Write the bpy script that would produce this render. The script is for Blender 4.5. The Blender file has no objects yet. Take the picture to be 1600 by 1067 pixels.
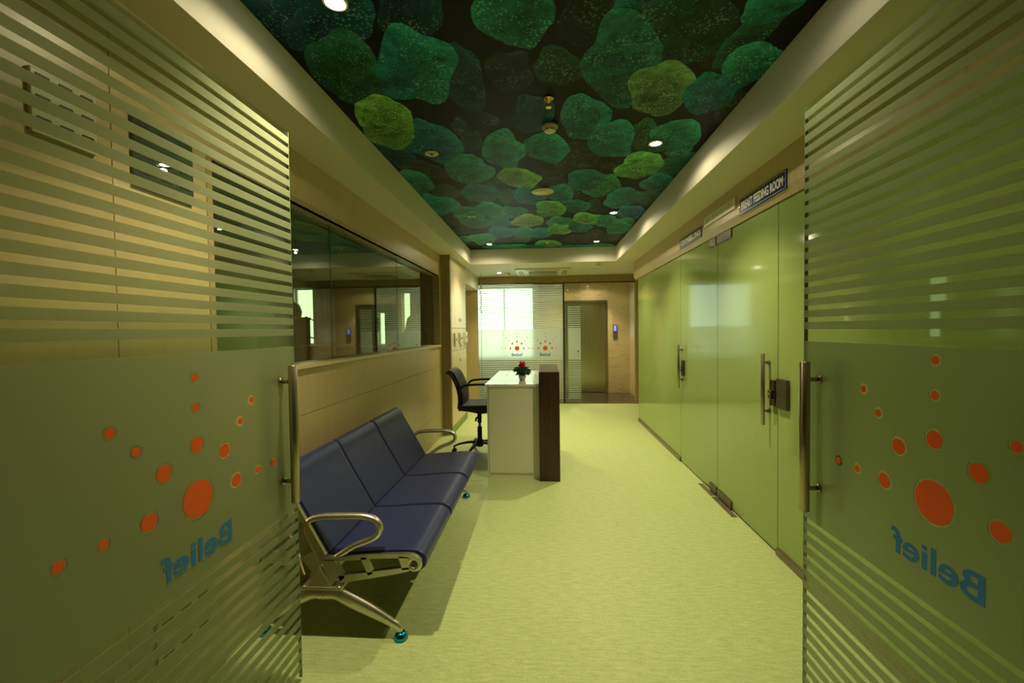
import bpy, bmesh, math, random
from mathutils import Vector, Matrix, noise

S = bpy.context.scene
COL = S.collection
PI = math.pi

# ------------------------------------------------------------------ camera
cd = bpy.data.cameras.new('camera')
cam = bpy.data.objects.new('camera', cd)
COL.objects.link(cam)
cd.sensor_width = 36.0
cd.sensor_fit = 'HORIZONTAL'
cd.lens = 680.0 / 1600.0 * 36.0
cd.clip_start = 0.02
_r = Vector((0.99722494, 0.07330447, -0.01299516))
_u = Vector((0.01103199, 0.02712265, 0.99957124))
_f = Vector((-0.0736255, 0.99694073, -0.02623869))
cam.matrix_world = Matrix(((_r.x, _u.x, -_f.x, 0.0), (_r.y, _u.y, -_f.y, 0.0), (_r.z, _u.z, -_f.z, 1.45), (0, 0, 0, 1)))
S.camera = cam

# ------------------------------------------------------------------ world, exposure
w = bpy.data.worlds.new('world')
S.world = w
w.use_nodes = True
w.node_tree.nodes['Background'].inputs[0].default_value = (0.5, 0.6, 0.45, 1)
w.node_tree.nodes['Background'].inputs[1].default_value = 0.02
S.view_settings.view_transform = 'Standard'
S.view_settings.look = 'None'
S.view_settings.gamma = 1.0
S.view_settings.use_curve_mapping = False
S.view_settings.exposure = 0.0
cy = S.cycles
cy.use_denoising = True
cy.sample_clamp_indirect = 4.0
cy.max_bounces = 12
cy.diffuse_bounces = 5
cy.glossy_bounces = 5
cy.transmission_bounces = 10
cy.transparent_max_bounces = 24
cy.caustics_reflective = False
cy.caustics_refractive = False

LAMP = (1.0, 0.87, 0.55)      # warm downlights
LAMP_W = 122.0
SKY = (0.86, 1.0, 0.86)       # daylight, greenish beside the warm lamps

# ------------------------------------------------------------------ materials
MATS = {}


def nmat(name):
    m = bpy.data.materials.new(name)
    m.use_nodes = True
    m.node_tree.nodes.clear()
    return m, m.node_tree.nodes, m.node_tree.links


def surf(name, color, rough=0.5, metal=0.0, spec=0.5, vary=0.06, scale=6.0, stretch=(1, 1, 1), bump=0.0, coat=0.0,
         color2=None, bscale=None):
    """procedural Principled: base colour broken up by stretched noise"""
    m, n, l = nmat(name)
    out = n.new('ShaderNodeOutputMaterial')
    b = n.new('ShaderNodeBsdfPrincipled')
    tc = n.new('ShaderNodeTexCoord')
    mp = n.new('ShaderNodeMapping')
    mp.inputs['Scale'].default_value = stretch
    nz = n.new('ShaderNodeTexNoise')
    nz.inputs['Scale'].default_value = scale
    nz.inputs['Detail'].default_value = 5
    rp = n.new('ShaderNodeValToRGB')
    rp.color_ramp.elements[0].position = 0.3
    rp.color_ramp.elements[1].position = 0.7
    c = color
    d = color2 or tuple(min(1, x * (1 + vary)) for x in c)
    e = tuple(x * (1 - vary) for x in c) if not color2 else c
    rp.color_ramp.elements[0].color = (*e, 1)
    rp.color_ramp.elements[1].color = (*d, 1)
    l.new(tc.outputs['Object'], mp.inputs[0])
    l.new(mp.outputs[0], nz.inputs['Vector'])
    l.new(nz.outputs['Fac'], rp.inputs[0])
    l.new(rp.outputs[0], b.inputs['Base Color'])
    b.inputs['Roughness'].default_value = rough
    b.inputs['Metallic'].default_value = metal
    b.inputs['Specular IOR Level'].default_value = spec
    b.inputs['Coat Weight'].default_value = coat
    b.inputs['Coat Roughness'].default_value = 0.03
    b.inputs['Coat IOR'].default_value = 1.9
    if bump:
        bp = n.new('ShaderNodeBump')
        bp.inputs['Strength'].default_value = bump
        bp.inputs['Distance'].default_value = 0.002
        if bscale:
            nb = n.new('ShaderNodeTexNoise')
            nb.inputs['Scale'].default_value = bscale
            l.new(tc.outputs['Object'], nb.inputs['Vector'])
            l.new(nb.outputs['Fac'], bp.inputs['Height'])
        else:
            l.new(nz.outputs['Fac'], bp.inputs['Height'])
        l.new(bp.outputs[0], b.inputs['Normal'])
    l.new(b.outputs[0], out.inputs[0])
    MATS[name] = m
    return m


def glow(name, color, strength):
    m, n, l = nmat(name)
    out = n.new('ShaderNodeOutputMaterial')
    e = n.new('ShaderNodeEmission')
    e.inputs[0].default_value = (*color, 1)
    e.inputs[1].default_value = strength
    l.new(e.outputs[0], out.inputs[0])
    MATS[name] = m
    return m


def clear_glass(name, tint, ior=1.5, rough=0.0):
    """architectural glass: tinted see-through plus Fresnel reflection"""
    m, n, l = nmat(name)
    out = n.new('ShaderNodeOutputMaterial')
    t = n.new('ShaderNodeBsdfTransparent')
    t.inputs[0].default_value = (*tint, 1)
    g = n.new('ShaderNodeBsdfGlossy')
    g.inputs['Roughness'].default_value = rough
    g.inputs[0].default_value = (1, 1, 1, 1)
    f = n.new('ShaderNodeFresnel')
    f.inputs[0].default_value = ior
    # a back face would be read as leaving the glass: keep one IOR for both sides
    ge = n.new('ShaderNodeNewGeometry')
    mx0 = n.new('ShaderNodeMix')
    mx0.data_type = 'FLOAT'
    mx0.inputs[2].default_value = ior
    mx0.inputs[3].default_value = 1.0 / ior
    l.new(ge.outputs['Backfacing'], mx0.inputs[0])
    l.new(mx0.outputs[0], f.inputs[0])
    mx = n.new('ShaderNodeMixShader')
    l.new(f.outputs[0], mx.inputs[0])
    l.new(t.outputs[0], mx.inputs[1])
    l.new(g.outputs[0], mx.inputs[2])
    l.new(mx.outputs[0], out.inputs[0])
    MATS[name] = m
    return m


def frost_film(name, color, white=0.45, rough=0.33, clear=0.0, trans=0.0):
    """acid-etch film: scatters what is behind it, with a milky diffuse share"""
    m, n, l = nmat(name)
    out = n.new('ShaderNodeOutputMaterial')
    tc = n.new('ShaderNodeTexCoord')
    nz = n.new('ShaderNodeTexNoise')
    nz.inputs['Scale'].default_value = 3
    nz.inputs['Detail'].default_value = 4
    rp = n.new('ShaderNodeValToRGB')
    rp.color_ramp.elements[0].color = (*[c * 0.94 for c in color], 1)
    rp.color_ramp.elements[1].color = (*color, 1)
    l.new(tc.outputs['Object'], nz.inputs['Vector'])
    l.new(nz.outputs['Fac'], rp.inputs[0])
    rf = n.new('ShaderNodeBsdfRefraction')
    rf.inputs['Roughness'].default_value = rough
    rf.inputs['IOR'].default_value = 1.45
    rf.inputs[0].default_value = (0.93, 0.95, 0.88, 1)
    df = n.new('ShaderNodeBsdfDiffuse')
    l.new(rp.outputs[0], df.inputs[0])
    tl = n.new('ShaderNodeBsdfTranslucent')
    l.new(rp.outputs[0], tl.inputs[0])
    m1 = n.new('ShaderNodeMixShader')
    m1.inputs[0].default_value = trans or 0.55
    l.new(df.outputs[0], m1.inputs[1])
    l.new(tl.outputs[0], m1.inputs[2])
    m2 = n.new('ShaderNodeMixShader')
    m2.inputs[0].default_value = white
    l.new(rf.outputs[0], m2.inputs[1])
    l.new(m1.outputs[0], m2.inputs[2])
    tr = n.new('ShaderNodeBsdfTransparent')
    m3 = n.new('ShaderNodeMixShader')
    m3.inputs[0].default_value = clear
    l.new(m2.outputs[0], m3.inputs[1])
    l.new(tr.outputs[0], m3.inputs[2])
    l.new(m3.outputs[0], out.inputs[0])
    MATS[name] = m
    return m


surf('paint', (0.68, 0.65, 0.52), rough=0.6, vary=0.02, scale=2, bump=0.05, bscale=180)
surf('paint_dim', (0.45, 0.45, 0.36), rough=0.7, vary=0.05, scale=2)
surf('laminate', (0.52, 0.41, 0.20), rough=0.36, vary=0.05, scale=5, stretch=(6, 6, 0.5), bump=0.03)
surf('laminate_pale', (0.64, 0.53, 0.29), rough=0.33, vary=0.05, scale=5, stretch=(6, 6, 0.5), bump=0.03)
surf('laminate_brown', (0.32, 0.24, 0.105), rough=0.4, vary=0.12, scale=4, stretch=(9, 9, 0.5), bump=0.03)
surf('wood_trim', (0.40, 0.29, 0.13), rough=0.4, vary=0.12, scale=4, stretch=(1, 9, 9))
surf('gap_dark', (0.012, 0.011, 0.007), rough=0.8)
surf('dark_wood', (0.040, 0.016, 0.009), rough=0.28, vary=0.35, scale=5, stretch=(10, 10, 0.7), bump=0.04)
surf('white_laminate', (0.72, 0.70, 0.56), rough=0.28, vary=0.02)
surf('white_gloss', (0.84, 0.84, 0.80), rough=0.05, vary=0.02, coat=1.0)
surf('steel', (0.42, 0.36, 0.26), rough=0.32, metal=1.0, vary=0.08, scale=20, stretch=(12, 12, 1))
surf('steel_dark', (0.17, 0.14, 0.10), rough=0.35, metal=1.0, vary=0.1, scale=20)
surf('alu', (0.66, 0.62, 0.50), rough=0.36, metal=1.0, vary=0.06, scale=12)
surf('bolt', (0.7, 0.65, 0.5), rough=0.2, metal=1.0)
surf('lift_steel', (0.55, 0.54, 0.38), rough=0.25, metal=1.0, vary=0.1, scale=6, stretch=(10, 1, 0.4))
surf('navy_pad', (0.024, 0.031, 0.105), rough=0.38, vary=0.08, scale=30, bump=0.12, bscale=260)
surf('blue_chrome', (0.02, 0.36, 0.75), rough=0.12, metal=1.0)
surf('black_plastic', (0.010, 0.010, 0.010), rough=0.35, vary=0.1)
surf('black_fabric', (0.008, 0.008, 0.007), rough=0.6, vary=0.2, scale=80, bump=0.15, bscale=400)
surf('grey_metal', (0.35, 0.33, 0.25), rough=0.3, metal=1.0)
surf('orange_film', (0.90, 0.10, 0.003), rough=0.45, vary=0.03)
surf('blue_film', (0.003, 0.17, 0.52), rough=0.45, vary=0.03)
surf('navy_enamel', (0.003, 0.010, 0.13), rough=0.3, spec=0.12, vary=0.05)
surf('sign_letter', (0.75, 0.76, 0.60), rough=0.4, vary=0.02)
surf('plastic_white', (0.72, 0.70, 0.55), rough=0.35, vary=0.02)
surf('plastic_cream', (0.62, 0.58, 0.38), rough=0.35, vary=0.02)
surf('slot_dark', (0.012, 0.012, 0.008), rough=0.5)
surf('brass', (0.75, 0.50, 0.15), rough=0.25, metal=1.0)
surf('leaf', (0.012, 0.055, 0.010), rough=0.45, vary=0.4, scale=20)
surf('petal', (0.62, 0.010, 0.012), rough=0.5, vary=0.3, scale=30)
surf('ceramic', (0.62, 0.56, 0.38), rough=0.25, vary=0.04)
surf('granite', (0.030, 0.022, 0.014), rough=0.12, vary=0.5, scale=60, color2=(0.10, 0.075, 0.05))
surf('rubber', (0.006, 0.007, 0.006), rough=0.5)
surf('skirting', (0.22, 0.30, 0.055), rough=0.5, vary=0.08)
surf('channel', (0.26, 0.20, 0.11), rough=0.35, metal=0.6, vary=0.15, scale=12, stretch=(1, 0.3, 1))
surf('glass_edge', (0.04, 0.16, 0.07), rough=0.1, vary=0.1)
surf('edge_light', (0.30, 0.42, 0.24), rough=0.15, vary=0.1)
surf('window_dark', (0.05, 0.065, 0.04), rough=0.15, vary=0.1)
surf('outside_dark', (0.10, 0.095, 0.06), rough=0.7, vary=0.1)

clear_glass('glass_clear', (0.95, 0.985, 0.93))
clear_glass('glass_tint', (0.74, 0.82, 0.62), ior=1.75)
clear_glass('glass_back', (0.93, 0.98, 0.92))
frost_film('frost', (0.85, 0.94, 0.62), white=0.46, rough=0.36)
frost_film('frost_back', (0.95, 0.97, 0.86), white=0.60, rough=0.30, clear=0.05, trans=0.8)

# lamps, daylight, an added office fill panel and the lift's screen give off light
glow('lamp_on', (1.0, 0.93, 0.72), 60)
glow('daylight', SKY, 4.2)
glow('daylight_dim', SKY, 2.2)
glow('office_fill_panel', (0.9, 1.0, 0.65), 2.0)
glow('screen_blue', (0.16, 0.18, 1.0), 2.2)


def mat_green():
    """back-painted frosted green glass with a polished face"""
    m, n, l = nmat('green_glass')
    out = n.new('ShaderNodeOutputMaterial')
    b = n.new('ShaderNodeBsdfPrincipled')
    tc = n.new('ShaderNodeTexCoord')
    nz = n.new('ShaderNodeTexNoise')
    nz.inputs['Scale'].default_value = 1.6
    rp = n.new('ShaderNodeValToRGB')
    rp.color_ramp.elements[0].color = (0.31, 0.41, 0.12, 1)
    rp.color_ramp.elements[1].color = (0.34, 0.44, 0.13, 1)
    l.new(tc.outputs['Object'], nz.inputs['Vector'])
    l.new(nz.outputs['Fac'], rp.inputs[0])
    l.new(rp.outputs[0], b.inputs['Base Color'])
    b.inputs['Roughness'].default_value = 0.08
    b.inputs['IOR'].default_value = 1.52
    l.new(b.outputs[0], out.inputs[0])
    MATS['green_glass'] = m


mat_green()


def mat_floor():
    m, n, l = nmat('floor_lino')
    out = n.new('ShaderNodeOutputMaterial')
    b = n.new('ShaderNodeBsdfPrincipled')
    tc = n.new('ShaderNodeTexCoord')
    mp = n.new('ShaderNodeMapping')
    mp.inputs['Scale'].default_value = (14, 70, 1)
    nz = n.new('ShaderNodeTexNoise')
    nz.inputs['Scale'].default_value = 1.0
    nz.inputs['Detail'].default_value = 6
    nz.inputs['Roughness'].default_value = 0.7
    rp = n.new('ShaderNodeValToRGB')
    rp.color_ramp.elements[0].position = 0.32
    rp.color_ramp.elements[1].position = 0.66
    rp.color_ramp.elements[0].color = (0.435, 0.525, 0.19, 1)
    rp.color_ramp.elements[1].color = (0.60, 0.69, 0.305, 1)
    n2 = n.new('ShaderNodeTexNoise')
    n2.inputs['Scale'].default_value = 90
    r2 = n.new('ShaderNodeMapRange')
    r2.inputs['To Min'].default_value = 0.8
    r2.inputs['To Max'].default_value = 1.15
    mx = n.new('ShaderNodeMix')
    mx.data_type = 'RGBA'
    mx.blend_type = 'MULTIPLY'
    mx.inputs[0].default_value = 1
    l.new(tc.outputs['Object'], mp.inputs[0])
    l.new(mp.outputs[0], nz.inputs['Vector'])
    l.new(tc.outputs['Object'], n2.inputs['Vector'])
    l.new(n2.outputs['Fac'], r2.inputs[0])
    l.new(nz.outputs['Fac'], rp.inputs[0])
    l.new(rp.outputs[0], mx.inputs[6])
    l.new(r2.outputs[0], mx.inputs[7])
    l.new(mx.outputs[2], b.inputs['Base Color'])
    b.inputs['Roughness'].default_value = 0.42
    b.inputs['Specular IOR Level'].default_value = 0.35
    bp = n.new('ShaderNodeBump')
    bp.inputs['Strength'].default_value = 0.1
    bp.inputs['Distance'].default_value = 0.002
    l.new(nz.outputs['Fac'], bp.inputs['Height'])
    l.new(bp.outputs[0], b.inputs['Normal'])
    l.new(b.outputs[0], out.inputs[0])
    MATS['floor_lino'] = m


mat_floor()


def mat_marble():
    m, n, l = nmat('marble')
    out = n.new('ShaderNodeOutputMaterial')
    b = n.new('ShaderNodeBsdfPrincipled')
    tc = n.new('ShaderNodeTexCoord')
    mp = n.new('ShaderNodeMapping')
    mp.inputs['Rotation'].default_value = (0, 0.5, 0)
    mp.inputs['Scale'].default_value = (0.7, 1, 3.2)
    nz = n.new('ShaderNodeTexNoise')
    nz.inputs['Scale'].default_value = 1.6
    nz.inputs['Detail'].default_value = 8
    nz.inputs['Distortion'].default_value = 1.2
    rp = n.new('ShaderNodeValToRGB')
    es = rp.color_ramp.elements
    es[0].position = 0.47
    es[0].color = (0.68, 0.55, 0.29, 1)
    es[1].position = 0.53
    es[1].color = (0.70, 0.57, 0.31, 1)
    e = es.new(0.5)
    e.color = (0.60, 0.46, 0.22, 1)
    l.new(tc.outputs['Object'], mp.inputs[0])
    l.new(mp.outputs[0], nz.inputs['Vector'])
    l.new(nz.outputs['Fac'], rp.inputs[0])
    l.new(rp.outputs[0], b.inputs['Base Color'])
    b.inputs['Roughness'].default_value = 0.15
    l.new(b.outputs[0], out.inputs[0])
    MATS['marble'] = m


mat_marble()


def mat_mural():
    """the print itself: colour attribute gives each pebble's tint, UV.x the distance from its middle, UV.y the light and shade painted across it"""
    m, n, l = nmat('mural_print')
    out = n.new('ShaderNodeOutputMaterial')
    b = n.new('ShaderNodeBsdfPrincipled')
    at = n.new('ShaderNodeAttribute')
    at.attribute_name = 'tint'
    uv = n.new('ShaderNodeUVMap')
    uv.uv_map = 'UVMap'
    sp = n.new('ShaderNodeSeparateXYZ')
    l.new(uv.outputs[0], sp.inputs[0])
    tc = n.new('ShaderNodeTexCoord')
    n1 = n.new('ShaderNodeTexNoise')          # cloudy mottling
    n1.inputs['Scale'].default_value = 11
    n1.inputs['Detail'].default_value = 8
    n1.inputs['Roughness'].default_value = 0.78
    n1.inputs['Distortion'].default_value = 0.6
    l.new(tc.outputs['Object'], n1.inputs['Vector'])
    r1 = n.new('ShaderNodeMapRange')
    r1.inputs['From Min'].default_value = 0.34
    r1.inputs['From Max'].default_value = 0.68
    r1.inputs['To Min'].default_value = 0.25
    r1.inputs['To Max'].default_value = 1.7
    l.new(n1.outputs['Fac'], r1.inputs[0])
    # rim a little lighter, as on the photographed translucent stones
    r2 = n.new('ShaderNodeMapRange')
    r2.inputs['From Min'].default_value = 0.5
    r2.inputs['From Max'].default_value = 1.0
    r2.inputs['To Min'].default_value = 0.8
    r2.inputs['To Max'].default_value = 1.3
    l.new(sp.outputs[0], r2.inputs[0])
    r4 = n.new('ShaderNodeMapRange')  # one side lighter, the other darker: pebble shading painted into the print
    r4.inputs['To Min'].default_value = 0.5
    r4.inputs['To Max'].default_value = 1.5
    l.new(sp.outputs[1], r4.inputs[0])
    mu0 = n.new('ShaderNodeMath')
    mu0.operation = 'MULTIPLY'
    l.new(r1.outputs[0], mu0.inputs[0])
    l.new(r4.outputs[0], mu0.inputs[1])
    mu = n.new('ShaderNodeMath')
    mu.operation = 'MULTIPLY'
    l.new(mu0.outputs[0], mu.inputs[0])
    l.new(r2.outputs[0], mu.inputs[1])
    c1 = n.new('ShaderNodeVectorMath')
    c1.operation = 'SCALE'
    l.new(at.outputs['Color'], c1.inputs[0])
    l.new(mu.outputs[0], c1.inputs[3])
    # crystal specks
    vo = n.new('ShaderNodeTexVoronoi')
    vo.inputs['Scale'].default_value = 62
    l.new(tc.outputs['Object'], vo.inputs['Vector'])
    n3 = n.new('ShaderNodeTexNoise')
    n3.inputs['Scale'].default_value = 9
    n3.inputs['Detail'].default_value = 3
    l.new(tc.outputs['Object'], n3.inputs['Vector'])
    th = n.new('ShaderNodeMapRange')
    th.inputs['From Min'].default_value = 0.36
    th.inputs['From Max'].default_value = 0.68
    th.inputs['To Min'].default_value = 0.10
    th.inputs['To Max'].default_value = 0.42
    l.new(n3.outputs['Fac'], th.inputs[0])
    lt = n.new('ShaderNodeMath')
    lt.operation = 'LESS_THAN'
    l.new(vo.outputs['Distance'], lt.inputs[0])
    l.new(th.outputs[0], lt.inputs[1])
    isst = n.new('ShaderNodeMath')
    isst.operation = 'GREATER_THAN'
    isst.inputs[1].default_value = -0.5
    l.new(sp.outputs[0], isst.inputs[0])
    ms = n.new('ShaderNodeMath')
    ms.operation = 'MULTIPLY'
    l.new(lt.outputs[0], ms.inputs[0])
    l.new(isst.outputs[0], ms.inputs[1])
    m3 = n.new('ShaderNodeMath')
    m3.operation = 'MULTIPLY'
    m3.inputs[1].default_value = 0.75
    l.new(ms.outputs[0], m3.inputs[0])
    # specks take the stone's own hue, lighter
    c2 = n.new('ShaderNodeVectorMath')
    c2.operation = 'MULTIPLY_ADD'
    c2.inputs[1].default_value = (2.4, 2.2, 2.0)
    c2.inputs[2].default_value = (0.11, 0.15, 0.09)
    l.new(at.outputs['Color'], c2.inputs[0])
    mx = n.new('ShaderNodeMix')
    mx.data_type = 'RGBA'
    l.new(m3.outputs[0], mx.inputs[0])
    l.new(c1.outputs[0], mx.inputs[6])
    l.new(c2.outputs[0], mx.inputs[7])
    l.new(mx.outputs[2], b.inputs['Base Color'])
    b.inputs['Roughness'].default_value = 0.5
    b.inputs['Specular IOR Level'].default_value = 0.12
    l.new(b.outputs[0], out.inputs[0])
    MATS['mural_print'] = m


mat_mural()


# ------------------------------------------------------------------ geometry helpers
class MB:
    """collects shapes and links them as ONE mesh object; one material per shape"""

    def __init__(self):
        self.bm = bmesh.new()
        self.mats = []
        self.cur = 0

    def mat(self, name):
        if name not in self.mats:
            self.mats.append(name)
        self.cur = self.mats.index(name)
        return self

    def _faces(self, faces):
        for f in faces:
            f.material_index = self.cur

    def box(self, x0, x1, y0, y1, z0, z1, bevel=0.0, seg=2):
        before = set(self.bm.faces)
        r = bmesh.ops.create_cube(self.bm, size=1.0)
        vs = r['verts']
        bmesh.ops.scale(self.bm, vec=(abs(x1 - x0), abs(y1 - y0), abs(z1 - z0)), verts=vs)
        bmesh.ops.translate(self.bm, vec=((x0 + x1) / 2, (y0 + y1) / 2, (z0 + z1) / 2), verts=vs)
        if bevel:
            es = {e for v in vs for e in v.link_edges}
            bmesh.ops.bevel(self.bm, geom=list(es), offset=bevel, segments=seg, affect='EDGES', profile=0.5)
        self._faces(f for f in self.bm.faces if f not in before)
        return self

    def prism(self, pts, axis, a0, a1, bevel=0.0):
        """polygon in the plane across AXIS ('x': (y,z), 'y': (x,z), 'z': (x,y)), extruded a0..a1"""
        before = set(self.bm.faces)

        def P(p, a):
            return {'x': (a, p[0], p[1]), 'y': (p[0], a, p[1]), 'z': (p[0], p[1], a)}[axis]
        A = [self.bm.verts.new(P(p, a0)) for p in pts]
        B = [self.bm.verts.new(P(p, a1)) for p in pts]
        n = len(pts)
        fa = self.bm.faces.new(A)
        fb = self.bm.faces.new(B[::-1])
        for i in range(n):
            self.bm.faces.new((A[i], B[i], B[(i + 1) % n], A[(i + 1) % n]))
        nf = [f for f in self.bm.faces if f not in before]
        bmesh.ops.recalc_face_normals(self.bm, faces=nf)
        if bevel:
            bmesh.ops.bevel(self.bm, geom=list(set(fa.edges) | set(fb.edges)), offset=bevel, segments=2, affect='EDGES', profile=0.5)
            nf = [f for f in self.bm.faces if f not in before]
        self._faces(nf)
        return self

    def lathe(self, prof, c=(0, 0, 0), axis='z', seg=24):
        """prof: (radius, height) pairs; closed with caps where radius > 0 at an end"""
        before = set(self.bm.faces)
        rings = []
        for r, h in prof:
            ring = []
            for i in range(seg):
                a = 2 * PI * i / seg
                p = (r * math.cos(a), r * math.sin(a), h)
                if axis == 'x':
                    p = (h, p[0], p[1])
                elif axis == 'y':
                    p = (p[0], h, p[1])
                ring.append(self.bm.verts.new((p[0] + c[0], p[1] + c[1], p[2] + c[2])))
            rings.append(ring)
        for A, B in zip(rings, rings[1:]):
            for i in range(seg):
                self.bm.faces.new((A[i], A[(i + 1) % seg], B[(i + 1) % seg], B[i]))
        self.bm.faces.new(rings[0][::-1])
        self.bm.faces.new(rings[-1])
        nf = [f for f in self.bm.faces if f not in before]
        bmesh.ops.recalc_face_normals(self.bm, faces=nf)
        for f in nf:
            f.smooth = len(f.verts) == 4
        self._faces(nf)
        return self

    def tube(self, pts, r, seg=12, closed=False, flat=(1.0, 1.0), smooth=True):
        """round bar along a polyline; r a number or one radius per point; flat scales the two cross axes"""
        before = set(self.bm.faces)
        P = [Vector(p) for p in pts]
        n = len(P)
        R = r if isinstance(r, (list, tuple)) else [r] * n
        rings = []
        up = None
        for i in range(n):
            if closed:
                t = (P[(i + 1) % n] - P[i - 1]).normalized()
            else:
                t = (P[min(i + 1, n - 1)] - P[max(i - 1, 0)]).normalized()
            if up is None:
                up = Vector((0, 0, 1)) if abs(t.z) < 0.9 else Vector((0, 1, 0))
            side = t.cross(up)
            if side.length < 1e-4:
                side = t.cross(Vector((1, 0, 0)))
            side.normalize()
            up = side.cross(t).normalized()
            ring = []
            for k in range(seg):
                a = 2 * PI * k / seg
                ring.append(self.bm.verts.new(P[i] + side * (R[i] * flat[0] * math.cos(a)) + up * (R[i] * flat[1] * math.sin(a))))
            rings.append(ring)
        m = n if closed else n - 1
        for i in range(m):
            A = rings[i]
            B = rings[(i + 1) % n]
            for k in range(seg):
                self.bm.faces.new((A[k], A[(k + 1) % seg], B[(k + 1) % seg], B[k]))
        if not closed:
            self.bm.faces.new(rings[0][::-1])
            self.bm.faces.new(rings[-1])
        nf = [f for f in self.bm.faces if f not in before]
        bmesh.ops.recalc_face_normals(self.bm, faces=nf)
        for f in nf:
            f.smooth = smooth and len(f.verts) == 4
        self._faces(nf)
        return self

    def ball(self, c, r, sc=(1, 1, 1), u=14, v=8):
        before = set(self.bm.faces)
        q = bmesh.ops.create_uvsphere(self.bm, u_segments=u, v_segments=v, radius=r)
        bmesh.ops.scale(self.bm, vec=sc, verts=q['verts'])
        bmesh.ops.translate(self.bm, vec=c, verts=q['verts'])
        nf = [f for f in self.bm.faces if f not in before]
        for f in nf:
            f.smooth = True
        self._faces(nf)
        return self

    def build(self, name, mat=None, parent=None, loc=None):
        me = bpy.data.meshes.new(name)
        if mat and not self.mats:
            self.mats = [mat]
        self.bm.normal_update()
        self.bm.to_mesh(me)
        self.bm.free()
        for k in self.mats:
            me.materials.append(MATS[k])
        o = bpy.data.objects.new(name, me)
        COL.objects.link(o)
        if loc:
            # geometry was given in world coordinates: move the origin to loc
            me.transform(Matrix.Translation(-Vector(loc)))
            o.location = loc
        if parent:
            o.parent = parent
            if parent.type == 'EMPTY' or True:
                o.matrix_parent_inverse = Matrix.Identity(4)
                o.location = Vector(o.location) - world_loc(parent)
        return o


def world_loc(o):
    v = Vector(o.location)
    while o.parent:
        o = o.parent
        v += Vector(o.location)
    return v


def spline(pts, k=6, closed=False):
    """Catmull-Rom through the points"""
    P = [Vector(p) for p in pts]
    n = len(P)
    out = []
    for i in range(n if closed else n - 1):
        a = P[i - 1] if (closed or i > 0) else P[0]
        b = P[i]
        c = P[(i + 1) % n]
        d = P[(i + 2) % n] if (closed or i + 2 < n) else P[n - 1]
        for j in range(k):
            t = j / k
            out.append(0.5 * ((2 * b) + (c - a) * t + (2 * a - 5 * b + 4 * c - d) * t * t + (3 * b - a - 3 * c + d) * t ** 3))
    if not closed:
        out.append(P[-1])
    return out


def tag(o, label=None, cat=None, group=None, kind=None):
    if label:
        o['label'] = label
    if cat:
        o['category'] = cat
    if group:
        o['group'] = group
    if kind:
        o['kind'] = kind
    return o


def thing(name, label, cat, loc=(0, 0, 0), group=None, kind=None):
    o = bpy.data.objects.new(name, None)
    o.empty_display_size = 0.05
    COL.objects.link(o)
    o.location = loc
    return tag(o, label, cat, group, kind)


def struct(o, label=None):
    o['kind'] = 'structure'
    if label:
        o['label'] = label
    return o


def copy_tree(o, parent=None):
    c = o.copy()
    COL.objects.link(c)
    if parent:
        c.parent = parent
        c.matrix_parent_inverse = Matrix.Identity(4)
    for ch in list(o.children):
        copy_tree(ch, c)
    return c


def text_mesh(s, size_x, size_z, extrude, bold=0.0):
    """letters as a mesh in the XZ plane, centred, width size_x, cap height size_z"""
    cu = bpy.data.curves.new('t', 'FONT')
    cu.body = s
    cu.extrude = 0.0
    cu.offset = bold
    cu.resolution_u = 4
    ob = bpy.data.objects.new('t', cu)
    COL.objects.link(ob)
    dg = bpy.context.evaluated_depsgraph_get()
    dg.update()
    me = bpy.data.meshes.new_from_object(ob.evaluated_get(dg))
    bpy.data.objects.remove(ob)
    xs = [v.co.x for v in me.vertices]
    ys = [v.co.y for v in me.vertices]
    cx = (min(xs) + max(xs)) / 2
    kx = size_x / (max(xs) - min(xs))
    kz = size_z / (max(ys) - min(ys))
    y0 = min(ys)
    bm = bmesh.new()
    bm.from_mesh(me)
    bmesh.ops.remove_doubles(bm, verts=bm.verts, dist=1e-5)
    for v in bm.verts:
        v.co = Vector(((v.co.x - cx) * kx, 0, (v.co.y - y0) * kz - size_z / 2))
    r = bmesh.ops.extrude_face_region(bm, geom=list(bm.faces))
    for g in r['geom']:
        if isinstance(g, bmesh.types.BMVert):
            g.co.y += extrude
    bmesh.ops.recalc_face_normals(bm, faces=bm.faces)
    for f_ in bm.faces:
        f_.smooth = False
    return bm


def link_bm(bm, name, mat, parent, M):
    me = bpy.data.meshes.new(name)
    bm.transform(M)
    if M.determinant() < 0:
        bmesh.ops.reverse_faces(bm, faces=bm.faces)
    bm.to_mesh(me)
    bm.free()
    me.materials.append(MATS[mat])
    o = bpy.data.objects.new(name, me)
    COL.objects.link(o)
    if parent:
        o.parent = parent
        me.transform(Matrix.Translation(-world_loc(parent)))
    return o

# ================================================================== THE SETTING
XL, XG, XF = -1.42, 1.468, 1.43      # left wall face, green glass face, right fascia face
ZS, ZM = 2.5, 2.73                   # soffit and mural heights
YT0, YT1 = 0.92, 6.88                # ceiling tray
TXL, TXR = -1.15, 1.125
YB = 8.6                             # lobby glass wall

# floor
struct(MB().box(-6.2, 2.4, -3.2, 8.52, -0.10, 0.0).build('floor', 'floor_lino'), 'yellow-green mottled sheet floor of the corridor')
mb = MB()
mb.mat('granite').box(-1.9, 2.4, 8.52, 10.1, -0.10, 0.0)
struct(mb.build('floor', None), 'dark polished granite floor in front of the lift')

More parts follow.
